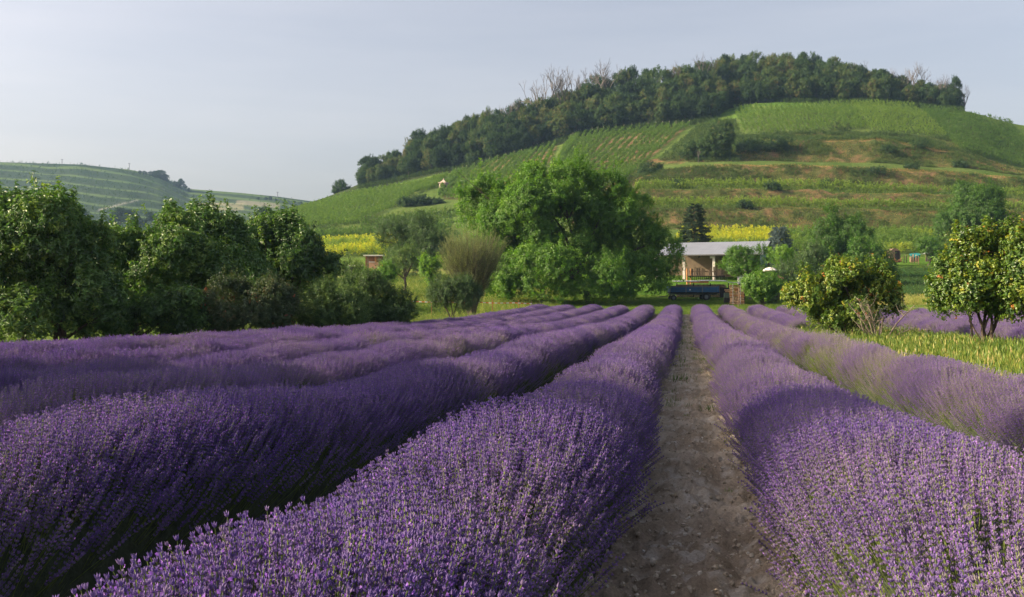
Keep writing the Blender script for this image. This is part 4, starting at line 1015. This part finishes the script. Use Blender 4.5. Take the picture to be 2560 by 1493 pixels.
def corr(wd, dp, n, amp, th=.03):      # corrugated sheet, ribs running along its slope
    xs = np.linspace(0, wd, n*4+1); z = amp*np.sin(np.arange(n*4+1)*math.pi/2); v = []
    for y in (0, dp):
        for s in (0, -th):
            v += [(x, y, q+s) for x, q in zip(xs, z)]
    k = len(xs); f = []
    for i in range(k-1):
        f += [(i, i+1, 2*k+i+1, 2*k+i), (k+i+1, k+i, 3*k+i, 3*k+i+1), (i+1, i, k+i, k+i+1), (2*k+i, 2*k+i+1, 3*k+i+1, 3*k+i)]
    f += [(0, 2*k, 3*k, k), (k-1, 2*k-1, 4*k-1, 3*k-1)]
    mb = MB(); mb.add(v, f); return mb
def local_log(L, r, n=7, half=False):
    mb = MB(); a0 = R.random()*6; pts = []
    for x in (-L/2, L/2):
        for k in range(n):
            a = a0+6.283*k/n; rr = r*R.uniform(.8, 1.12); pts.append((x, math.cos(a)*rr, math.sin(a)*rr))
    mb.add(pts, [(k, n+k, n+(k+1) % n, (k+1) % n) for k in range(n)], 0)
    mb.add([pts[k] for k in range(n)], [tuple(range(n))], 1); mb.add([pts[n+k] for k in range(n)], [tuple(range(n))[::-1]], 1)
    return mb

# barn
rzb = YAW-math.radians(20)
bx, by = math.cos(rzb), math.sin(rzb)
fr_ = G(1899, 140)
z0 = zof(702, 142)
o = (fr_[0]-bx*12.6, fr_[1]-by*12.6, z0)
barn = thing('barn', 'open fronted barn with pale grey metal roof behind the blue trailer', 'barn', o, rzb)
r_ = corr(15.2, 10.6, 38, .014); rf = r_.build('roof', M['metal_roof'], barn, (-2.0, -1.0, 3.75)); rf.rotation_euler = (math.radians(12.5), 0, 0)
MB().box((5.6, -1.02, 3.66), (15.2, .05, .16)).build('roof_fascia', M['grey_board'], barn)
MB().box((5.6, 8.6, 2.6), (15, .22, 5.4)).build('back_wall', M['plaster'], barn)
MB().add([(12.7, -.3, -.6), (12.7, 8.6, -.6), (12.7, 8.6, 5.55), (12.7, -.3, 3.6), (12.85, -.3, -.6), (12.85, 8.6, -.6), (12.85, 8.6, 5.55), (12.85, -.3, 3.6)],
         [(0, 3, 2, 1), (4, 5, 6, 7), (0, 1, 5, 4), (1, 2, 6, 5), (2, 3, 7, 6), (3, 0, 4, 7)]) if False else None
mbw = MB(); mbw.add([(12.7, -.3, -.6), (12.7, 8.6, -.6), (12.7, 8.6, 5.5), (12.7, -.3, 3.6), (12.85, -.3, -.6), (12.85, 8.6, -.6), (12.85, 8.6, 5.5), (12.85, -.3, 3.6)],
    [(0, 3, 2, 1), (4, 5, 6, 7), (0, 1, 5, 4), (1, 2, 6, 5), (2, 3, 7, 6), (3, 0, 4, 7)]); mbw.build('side_wall', M['sheet_blue'], barn)
MB().box((5.6, 4.2, -.55), (15.4, 9.2, .5)).build('floor_slab', M['concrete'], barn)
pm = MB().box((0, 0, 1.6), (.34, .34, 4.2)).box((-.28, 0, 3.55), (.5, .3, .28)).mesh('post', [M['concrete']])
for x in (-2.0, 2.0, 6.25, 10.5): link('post', pm, barn, (x, -.2, -.2))
MB().box((5.6, -.2, 3.78), (15, .2, .22)).build('beam', M['dark'], barn)
for x in (0, 4.1, 8.4, 12.3): MB().box((x, 4.2, 4.35), (.14, 9.0, .2), rx=math.radians(12.5)).build('rafter', M['dark'], barn)

# rack of upright slabs in front of the barn
D = 116; k = D/F
rk = thing('slab_rack', 'rack of rough upright wooden slabs standing before the barn', 'rack', P(1722, 692, D), YAW)
slab = [MB().box((0, 0, 0), (w_, .05, 1.0)).mesh('slab', [M['wood']]) for w_ in (.13, .17, .2)]
for px, top, bot in [(1731, 672, 689), (1737, 668, 689), (1743, 670, 689), (1749, 669, 689), (1755, 671, 689), (1760, 672, 690), (1774, 672, 688), (1779, 669, 688), (1785, 667, 689), (1791, 671, 689), (1797, 673, 690), (1803, 670, 690)]:
    s = link('slab', slab[R.randrange(3)], rk, ((px-1722)*k, R.uniform(-.1, .1), (692-(top+bot)/2)*k)); s.scale = (1, 1, (bot-top)*k); s.rotation_euler = (0, R.uniform(-.06, .06), 0)
for px in (1718, 1726): MB().tube([(0, 0, -2.0), (R.uniform(-.05, .05), 0, .95)], .09, 6).build('corner_post', M['orange_wood'], rk, ((px-1722)*k, 0, 0))
MB().box((2.0, 0, .05), (4.3, .9, .12)).build('shelf', M['dark'], rk); MB().box((2.0, .1, .62), (3.9, .06, .1)).build('rail', M['wood'], rk)
for i in range(18): MB().box((.35+i*.23, -.42, -.22), (.06, .05, .42)).build('slat', M['dark'], rk)
MB().box((1.1, .2, -.62), (2.4, .5, .28)).build('plank_bundle', M['orange_wood'], rk)
MB().box((2.0, .3, -1.5), (4.3, .7, 1.2)).build('base', M['dark'], rk)

# long covered wood pile
D = 109; k = D/F; b = G(1690, D)
wp = thing('wood_pile', 'long dark stack of firewood under grey sheets behind the trailer', 'wood pile', b, YAW)
mb = MB(); Lw = 126*k; Hh = zof(707, D)-b[2]-.1; nx = int(Lw/.17); nz = int(Hh/.155)
for i in range(nx):
    for j in range(nz):
        l = local_log(.9, .082*R.uniform(.75, 1.1), 6); dx = i*.17+(j % 2)*.085; dy = R.uniform(-.07, .07)
        mb.add([(y+dx+.1, x+dy, z+.1+j*.155) for x, y, z in l.v], l.f[:-2], 0); mb.add([(y+dx+.1, x+dy, z+.1+j*.155) for x, y, z in l.v[-12:-6]], [tuple(range(6))], 1)
tag(mb.build('logs', [M['log_dark'], M['log_end']], wp), kind='stuff')
s = corr(Lw*.5, 1.7, 18, .025).build('roof_sheet', M['grey_sheet'], wp, (-.3, -.95, Hh+.22)); s.rotation_euler = (.06, -.01, 0)
s = corr(Lw*.52, 1.7, 18, .025).build('roof_sheet', M['grey_sheet'], wp, (Lw*.47, -.95, Hh+.30)); s.rotation_euler = (.06, .01, 0)
for x in (0, Lw*.33, Lw*.66, Lw+.1): MB().box((x, -.55, Hh*.5), (.09, .09, Hh+.1)).build('post', M['dark'], wp)
MB().box((Lw-.35, -.72, Hh*.33), (1.0, .06, Hh*.75)).build('tarp', M['dark'], wp)

# trailer
D = 104; k = D/F; b = G(1674, D); tz = b[2]
tr = thing('farm_trailer', 'old blue flat farm trailer parked in the tree shade', 'trailer', (b[0], b[1], zof(751.5, D)), YAW)
L_ = 124*k
MB().box((L_/2, 1.0, .82), (L_, 2.0, .10)).build('deck', M['dark'], tr)
for yy_, nm in ((-.02, 'side_board'), (2.02, 'side_board')):
    q = MB().box((L_/2-.05, yy_, 1.13), (L_-.25, .05, .50)); q.build(nm, M['blue_paint'], tr)
    MB().box((L_/2-.05, yy_, 1.46), (L_-.3, .045, .14)).build('top_board', M['grey_board'], tr)
for x in (.06, L_*.33, L_*.66, L_-.06): MB().box((x, -.06, 1.18), (.09, .05, .68)).build('stake', M['blue_paint'] if x > L_*.9 else M['steel'], tr)
MB().box((L_-.02, 1.0, 1.2), (.05, 2.0, .62)).build('tail_board', M['blue_paint'], tr); MB().box((.02, 1.0, 1.2), (.05, 2.0, .62)).build('head_board', M['blue_paint'], tr)
MB().box((L_/2, .55, .68), (L_*.96, .10, .16)).box((L_/2, 1.45, .68), (L_*.96, .10, .16)).box((L_*.77, 1, .5), (.12, 1.8, .12)).box((L_*.09, 1, .5), (.12, 1.8, .12)).build('chassis', M['steel'], tr)
def wheel(x, y, r):
    q = MB(); n = 20
    prof = [(r*.55, -.09), (r*.9, -.10), (r, -.06), (r, .06), (r*.9, .10), (r*.55, .09)]
    for i in range(n):
        a = 6.283*i/n; q.v += [(math.cos(a)*p, w_, math.sin(a)*p) for p, w_ in prof]
    for i in range(n):
        for j in range(5): q.f.append((i*6+j, ((i+1) % n)*6+j, ((i+1) % n)*6+j+1, i*6+j+1)); q.m.append(0)
    t = q.build('wheel', M['rubber'], tr, (x, y, r))
    e = MB(); e.tube([(0, -.06, 0), (0, .06, 0)], r*.56, 14); e.tube([(0, -.10, 0), (0, .0, 0)], r*.2, 8); e.build('rim', M['steel'], t)
for x, r in ((L_*.085, .30), (L_*.745, .38)):
    for y in (.12, 1.88): wheel(x, y, r)
MB().tube([(L_*.41, -.075, 1.12), (L_*.41, -.045, 1.12)], .075, 12).build('reflector', M['white'], tr)
MB().tube([(0, 1, .5), (-1.1, 1, .35)], .05, 6).build('drawbar', M['steel'], tr)

# cross stacked firewood, lit by the sun
D = 97.5; k = D/F; b = G(1843, D); b[2] = zof(765, D)
fs = thing('firewood_stack', 'sunlit cross stacked firewood tower right of the blue trailer', 'firewood', b, YAW+math.radians(-14))
ll = [local_log(.46*R.uniform(.9, 1.1), .078, 5) for _ in range(5)]; lms = [q.mesh('log', [M['log_side'] if i_ < 3 else M['orange_wood'], M['log_end']]) for i_, q in enumerate(ll)]
for j in range(13):
    off = (j/13)**3*-.08
    for i in range(3):
        if j > 16 and i == 2 and False: continue
        l = link('log', lms[R.randrange(5)], fs, (-.48+i*.45+off+R.uniform(-.04, .04), -.1+R.uniform(-.06, .05), .08+j*.158+R.uniform(-.015, .015)))
        l.rotation_euler = (R.uniform(0, 6), R.uniform(-.06, .06), R.uniform(-.12, .12))
mb = MB()
for i in range(19):
    for j in range(18):
        l = local_log(.8, .07*R.uniform(.8, 1.1), 6); mb.add([(x*1.1+.05, y+.18+i*.145, z+.07+j*.112) for x, y, z in l.v], l.f, 0)
q = mb.build('side_logs', [M['log_dark'], M['log_dark']], fs, (.22, 0, 0)); tag(q, kind='stuff')  # shade of the tower's right side is put into the dark log colour
for px, t0, b0, yy_ in ((1833, 706, 765, -.32), (1851, 708, 765, -.30)):
    MB().tube([(0, 0, -.2), (R.uniform(-.04, .08), 0, (765-t0)*k)], .042, 6).build('post', M['concrete'], fs, ((px-1843)*k, yy_, 0))
s = corr(2.6, 3.2, 14, .025).build('roof_sheet', M['grey_sheet'], fs, (-.9, -.5, 2.32)); s.rotation_euler = (.02, .05, 0)
tag(MB().tube([(0, 0, -.2), (.03, 0, 1.75), (.0, 0, 1.95)], [.05, .045, .04], 6).build('stake', M['wood'], None, G(1846, 92.5)), 'single rough stake leaning before the sunlit firewood', 'stake')
D = 100; b = G(1822, D)
q = thing('plank_pile', 'small pile of pale beams on a green crate beside the firewood', 'plank pile', (b[0], b[1], zof(757, D)), YAW)
MB().box((0, 0, 1.28), (.85, .14, .13)).build('plank', M['log_side'], q); MB().box((.06, .1, 1.12), (.75, .14, .12)).build('plank', M['log_side'], q)
MB().box((0, .25, .75), (.8, .6, .5)).build('crate', solid('green_crate', (.12, .17, .12), .7), q); MB().box((0, .25, .25), (.8, .6, .5)).build('crate_base', M['dark'], q)

# red roofed wood shelter
D = 105; b = G(1880, D); k = D/F
q = thing('wood_shelter', 'low dark wood shelter with sagging red sheet roof', 'shelter', (b[0], b[1], b[2]), YAW)
s = corr(3.5, 2.6, 16, .03).build('roof', M['red_sheet'], q, (-.35, -.9, zof(706, D)-b[2]+.0)); s.rotation_euler = (math.radians(9), math.radians(-7), 0)
MB().box((1.4, .5, .8), (2.9, 1.6, 1.7)).build('wall', M['dark'], q)
for x in (0, 1.5, 3.0): MB().tube([(0, 0, -.1), (0, 0, 2.15+.12*x)], .05, 6).build('post', M['wood'], q, (x, -.55, 0))
mb = MB()
for i in range(16):
    for j in range(11):
        l = local_log(.5, .075, 5); mb.add([(y+.1+i*.17, x-.3, z+.1+j*.15) for x, y, z in l.v], l.f, 0)
tag(mb.build('logs', [M['log_dark'], M['log_dark']], q), kind='stuff')
# little gabled white frame
D = 107; b = P(1856, 708, D); k = D/F
q = thing('nest_box', 'small gabled whitish wooden hutch with dark square opening', 'hutch', b, YAW)
mb = MB(); wv, hv = .47, .42
mb.box((-.33, 0, .28), (.26, .5, .75)).box((.33, 0, .28), (.26, .5, .75)).box((0, 0, .56), (.42, .5, .2)).box((0, 0, -.02), (.42, .5, .16))
mb.build('wall', M['white'], q); MB().box((0, .1, .28), (.42, .2, .46)).build('opening', M['dark'], q)
MB().box((-.25, 0, .73), (.60, .62, .05), ry=-.32).box((.25, 0, .73), (.60, .62, .05), ry=.32).build('roof', M['grey_board'], q)
MB().box((0, 0, -.55), (.8, .45, .95)).build('stand', M['dark'], q)
# parasol
D = 118; b = G(1925, D); k = D/F; hz_ = zof(668, D)-b[2]
q = thing('parasol', 'small white parasol among the shrubs right of the barn', 'parasol', b)
MB().tube([(0, 0, 0), (0, 0, hz_+.1)], .03, 6).build('pole', M['steel'], q)
mb = MB(); n = 8; v = [(0, 0, hz_)]
for r, dz in ((.45, .10), (.86, .38)):
    v += [(math.cos(6.283*i/n)*r, math.sin(6.283*i/n)*r, hz_-dz) for i in range(n)]
v += [(math.cos(6.283*i/n)*.74, math.sin(6.283*i/n)*.74, hz_-.50) for i in range(n)]
f = [(0, 1+i, 1+(i+1) % n) for i in range(n)]+[(1+i, 1+n+i, 1+n+(i+1) % n, 1+(i+1) % n) for i in range(n)]+[(1+n+i, 1+2*n+i, 1+2*n+(i+1) % n, 1+n+(i+1) % n) for i in range(n)]
mb.add(v, f); mb.build('canopy', M['white_cloth'], q)
for i, (px, t0) in enumerate([(1890, 688), (1901, 686)]):
    b = G(px, 116); tag(MB().tube([(0, 0, -.1), (0, 0, zof(t0, 116)-b[2])], .06, 6).build('garden_post', M['concrete'], None, b), ['pale post left of the pair by the parasol', 'pale post right of the pair by the parasol'][i], 'post', 'posts by the parasol')
# round green garden shrub of upright shoots
fan_tree('garden_shrub', 'bright green rounded shrub of upright shoots right of the firewood', 'shrub', G(1905, 93), 2.9, 1.75, 190, 'midleaf', .55, 'twig', .02)
make_tree('round_shrub', 'dim green shrub behind the bright rounded shrub', 'shrub', G(1935, 99), E(99, [(1940, 735, 26, 32), (1925, 715, 22, 18)], .85), 'midolive', 22, .34, 700, .6, .3, .15, .05, .5, 8, stems=4)

# wooden shed on the meadow
D = 152; k = D/F; b = G(934, D)
q = thing('wooden_shed', 'small brown board shed with white flat roof under the yellow vines', 'shed', b, YAW)
Hs = zof(641, D)-b[2]
MB().box((0, .75, Hs+.12), (3.0, 2.4, .17)).build('roof', M['white'], q)
bmh = [MB().box((0, 0, Hs/2), (.27, .05, Hs)).mesh('board', [m_]) for m_ in (M['brown_board'], M['wood'], M['orange_wood'])]
for i in range(9): link('board', bmh[[0, 1, 0, 0, 0, 2, 0, 1, 0][i]], q, (-1.12+i*.28, 0, 0))
MB().box((0, .9, Hs/2), (2.5, 1.7, Hs-.05)).build('wall', M['brown_board'], q)
b2 = G(934, 148); hb = zof(656, 148)-b2[2]
q = thing('beehive_box', 'tan plywood box in front of the brown shed', 'box', b2, YAW)
MB().box((0, .3, hb/2), (1.35, .8, hb)).build('body', M['tan_board'], q); MB().box((-.25, .28, hb+.05), (.85, .9, .08)).build('lid', M['white'], q)
b2 = P(957, 664, 150); q = tag(MB().box((0, 0, 0), (.35, .3, .5)).box((0, 0, -.9), (.08, .08, 1.4)).build('letter_box', M['red'], None, b2), 'small red box beside the wooden shed', 'box')
D = 154; b2 = G(884, D); q = thing('stone_ledge', 'row of pale stones along a ledge left of the wooden shed', 'ledge', b2, YAW)
hh_ = zof(664, D)-b2[2]
MB().box((0, 0, hh_/2-.1), (3.1, .4, hh_-.2)).build('base', M['dark'], q)
for i in range(8): MB().box((-1.4+i*.4+R.uniform(-.05, .05), 0, hh_), (R.uniform(.18, .34), .3, R.uniform(.14, .26)), R.uniform(-.3, .3)).build('stone', M['white'], q)

# barrier tape and stakes
m, n_, N, L = newmat('barrier_tape'); tc = N('ShaderNodeTexCoord'); sp = N('ShaderNodeSeparateXYZ'); L(tc.outputs['Object'], sp.inputs[0])
mm = N('ShaderNodeMath'); mm.operation = 'MULTIPLY'; mm.inputs[1].default_value = 1.9; L(sp.outputs[0], mm.inputs[0])
fr2 = N('ShaderNodeMath'); fr2.operation = 'FRACT'; L(mm.outputs[0], fr2.inputs[0]); r = ramp(N, [(.5, (.62, .16, .08)), (.52, (.75, .73, .72))]); r.color_ramp.interpolation = 'CONSTANT'; L(fr2.outputs[0], r.inputs[0])
bs = N('ShaderNodeBsdfDiffuse'); L(r.outputs[0], bs.inputs[0]); oo = N('ShaderNodeOutputMaterial'); L(bs.outputs[0], oo.inputs[0])
D = 90; k = D/F; a0 = P(1025, 752, D)
mb = MB(); X0t = 0; xs_ = np.linspace(0, 305*k, 60); 
zt = [-(x/(305*k))*.17-.05*abs(math.sin(x*1.0))-.0 for x in xs_]
v = [(x, .02*math.sin(x*3), z) for x, z in zip(xs_, zt)]+[(x, .02*math.sin(x*3)+.01, z-.085) for x, z in zip(xs_, zt)]
mb.add(v, [(i, i+1, 61+i, 60+i) for i in range(59)])
tp_ = tag(mb.build('barrier_tape', m, None, a0, YAW), 'red and white barrier tape strung across the meadow', 'tape')
for i, (px, t0, lab) in enumerate([(1079, 735, 'thin stake holding the barrier tape left of the dark little tree'), (1231, 749, 'wooden stake under the tape right of the dark little tree'), (1297, 750, 'wooden stake under the tape beside the big tree'), (1329, 752, 'darker stake where the barrier tape ends')]):
    b2 = G(px, 90.3); tag(MB().box((0, 0, (zof(t0, 90.3)-b2[2])/2-.1), (.07, .06, zof(t0, 90.3)-b2[2]+.2)).build('tape_stake', M['orange_wood'] if i < 3 else M['wood'], None, b2, .3), lab, 'stake', 'stakes holding the barrier tape')
b2 = G(305, 33); tag(MB().box((0, 0, .3), (.12, .1, .95), ry=.05).build('old_post', M['wood'], None, b2), 'short grey post at the foot of the leftmost trees', 'post')

# white chapel on the hill
Dh = hit(1107, 470); k = Dh/F; b = G(1107, Dh-3); b[2] = zof(472, Dh-3)
q = thing('hill_chapel', 'tiny pale chapel with a dark door among the hill vines', 'chapel', b, YAW+math.radians(-20))
Hc = 14*k
MB().box((0, .6, Hc/2-.3), (2.3, 2.2, Hc+.6)).build('wall', M['stone'], q); MB().box((.15, -.52, .9), (.8, .06, 1.7)).build('door', M['brown_board'], q)
MB().box((0, .6, Hc+.12), (2.9, 2.7, .24)).build('cornice', M['stone'], q)
mb = MB(); mb.add([(-1, -.3, Hc+.24), (1, -.3, Hc+.24), (1, 1.6, Hc+.24), (-1, 1.6, Hc+.24), (0, .6, Hc+1.2)], [(0, 1, 4), (1, 2, 4), (2, 3, 4), (3, 0, 4), (3, 2, 1, 0)]); mb.build('roof', M['stone'], q)
MB().box((0, .6, Hc+1.25), (.3, .3, .6)).build('finial', M['stone'], q)

# garden on the right: hut, posts, tarp, dark round shed
D = 178; k = D/F; b = G(2325, D)
b[2] = zof(653, D)
q = thing('garden_hut', 'small dark netted garden hut with rounded grey roof', 'hut', b, YAW); hh = 20*k
MB().box((.5, .7, hh/2), (1.4, 1.4, hh)).build('side', M['netting'], q); MB().box((-.75, 0, hh/2-.1), (.09, .09, hh)).box((-.35, -.05, hh/2-.1), (.07, .09, hh)).box((-.2, .7, hh/2-.1), (.09, .09, hh)).build('frame', M['wood'], q)
mb = MB(); nn = 7; v = []
for i in range(nn+1):
    a = math.pi*i/nn; v += [(-math.cos(a)*1.1+.1, -.1, hh-.15+math.sin(a)*.4), (-math.cos(a)*1.1+.1, 1.5, hh-.15+math.sin(a)*.4)]
mb.add(v, [(2*i, 2*i+2, 2*i+3, 2*i+1) for i in range(nn)]+[tuple(range(0, 2*nn+2, 2))]); mb.build('roof', M['grey_sheet'], q)
for i, (px, t0, b0) in enumerate([(2260, 640, 658), (2266, 638, 657), (2278, 641, 658), (2283, 636, 658), (2290, 637, 658), (2296, 640, 661)]):
    b2 = P(px, b0, 176); tag(MB().box((0, 0, (b0-t0)*.5*176/F), (.12, .12, (b0-t0)*176/F)).build('garden_stake', M['log_side'] if i > 1 else M['wood'], None, b2, .2), ['leftmost brown garden stake by the round shed', 'second brown garden stake by the round shed', 'thin pale garden stake under the teal tarp', 'pale garden stake left of the thick pair', 'thick pale garden stake beside the hut', 'last garden stake nearest the hut'][i], 'stake', 'stakes in the right hand garden')
b2 = P(2286, 638, 179); q = thing('tarp_table', 'low stand covered with a crumpled teal tarp', 'tarp', b2, YAW)
mb = MB(); mb.add([(-.9, -.4, -.15), (-.2, -.45, -.35), (.5, -.4, -.1), (.95, -.35, .1), (-.8, .4, .25), (-.1, .4, .35), (.6, .4, .4), (1.0, .4, .38), (-.9, -.4, -.5), (-.2, -.45, -.6), (.5, -.4, -.6), (.95, -.35, -.3)],
    [(0, 1, 5, 4), (1, 2, 6, 5), (2, 3, 7, 6), (8, 9, 1, 0), (9, 10, 2, 1), (10, 11, 3, 2)]); mb.build('tarp', M['teal'], q)
MB().box((0, 0, -.75), (1.5, .6, .9)).build('stand', M['wood'], q)
b2 = P(2238, 650, 174); q = thing('round_shed', 'dark brown rounded garden shed beside the stakes', 'shed', b2, YAW)
mb = MB(); nn = 9
for y in (0, 2.0): mb.v += [(math.cos(math.pi*i/nn)*.95+.0, y, .9+math.sin(math.pi*i/nn)*1.15) for i in range(nn+1)]+[(-.95, y, -.1), (.95, y, -.1)]
kk = nn+3; mb.f += [tuple(range(kk))]+[(i, (i+1) % kk, kk+(i+1) % kk, kk+i) for i in range(kk)]; mb.m += [0]*(kk+1)
mb.build('shell', M['wood'], q); MB().box((.35, -.04, .8), (.8, .06, 1.6)).build('door', M['dark'], q)
q = thing('branch_heap', 'low heap of brown branches below the round shed', 'heap', P(2240, 656, 172), YAW)
mb = MB()
for i in range(26): e = Vector((R.gauss(0, .8), R.gauss(0, .3), abs(R.gauss(.35, .25)))); mb.tube([(e.x*.2, e.y, 0), tuple(e)], .05, 4)
mb.build('branches', M['brown_board'], q)

# power poles on the far ridge
for i, (px, t0, b0, lab) in enumerate([(155, 398, 412, 'leftmost power pole on the far ridge'), (323, 408, 425, 'power pole on the far ridge before the tree clump'), (694, 480, 494, 'small power pole on the low far slope')]):
    D = 1150; b2 = P(px, b0, D); k = D/F; q = thing('power_pole', lab, 'power pole', b2, 0, 'power poles on the far ridge')
    MB().tube([(0, 0, -2), (0, 0, (b0-t0)*k)], .32, 6).build('pole', M['pole'], q); MB().box((0, 0, (b0-t0)*k-.5), (3.4, .3, .3)).build('crossarm', M['pole'], q)

# ---------------------------------------------------------------- grass
def grass(lab, name, kind, n, px, D, X=None, Y=None, sc=(.7, 1.3), t=.45, ts=.2, ns=.25, nt=.35):
    if X is None:
        pp = rng.uniform(*px, n); dd = np.sqrt(rng.uniform(D[0]**2, D[1]**2, n)); X_, Y_ = world(pp, dd)
    else: X_, Y_ = rng.uniform(*X, n), rng.uniform(*Y, n)
    z = ground(X_, Y_); q = fbm(X_*ns, Y_*ns, 111)
    d = np.stack([rng.normal(0, .18, n), rng.normal(0, .18, n), np.ones(n)], 1)
    tag(scatter(name, kind, np.stack([X_, Y_, z], 1), d, rng.uniform(*sc, n), t+(q-.5)*nt*2+rng.normal(0, ts, n)), lab, 'grass', kind='stuff')
grass('tall straw tinged grass strip right of the lavender rows', 'tall_grass', 'grass', 12000, None, None, (4.7, 10.2), (7, 48), (.4, 1.3), .54, .24)
grass('tall grass under the yellow green bushes', 'tall_grass', 'grass', 5000, None, None, (8.0, 13), (18, 44), (.5, 1.2), .45, .22)
grass('rough grass beyond the bushes at the far row ends', 'tall_grass', 'grass', 5000, (1900, 2560), (48, 92), sc=(.5, 1.0), t=.5)
grass('rough green grass at the foot of the left trees', 'tall_grass', 'grass', 7000, (-60, 1080), (33, 50), sc=(.7, 1.4), t=.25)
grass('sunny meadow grass left of the big tree', 'meadow_grass', 'grass', 16000, (960, 1400), (50, 150), sc=(.6, 1.3), t=.52, ns=.12)
grass('short green lawn between the row ends and the farm', 'lawn_grass', 'lawn', 20000, (1330, 2000), (84.5, 112), sc=(.6, 1.3), t=.30)
grass('low leafy crop on the right hand field', 'crop', 'scrub', 5000, (2190, 2600), (108, 172), sc=(.25, .5), t=.12, ts=.08, nt=.1)
grass('dry grass bank beside the pale lane', 'dry_grass', 'grass', 3500, (2150, 2600), (97, 107), sc=(.7, 1.4), t=.88, ts=.12)
grass('thin grass clumps between the lavender rows', 'row_weeds', 'lawn', 700, None, None, (-4, 4), (14, 84), (.5, 1.3), .4)

# ---------------------------------------------------------------- air
m, n_, N, L = newmat('haze'); pv = N('ShaderNodeVolumePrincipled'); pv.inputs['Density'].default_value = HAZE
pv.inputs['Color'].default_value = (.42, .66, 1.0, 1); pv.inputs['Anisotropy'].default_value = .25
oo = N('ShaderNodeOutputMaterial'); L(pv.outputs[0], oo.inputs['Volume']); m.cycles.homogeneous_volume = True; m.cycles.volume_sampling = 'EQUIANGULAR'
if HAZE > 0:
    hb_ = MB().box((0, 2000, 86), (7000, 5600, 182)); h_ = hb_.build('haze', m, None, (0, 0, 0)); tag(h_, 'thin blue evening haze lying over the whole valley', 'haze', kind='stuff')
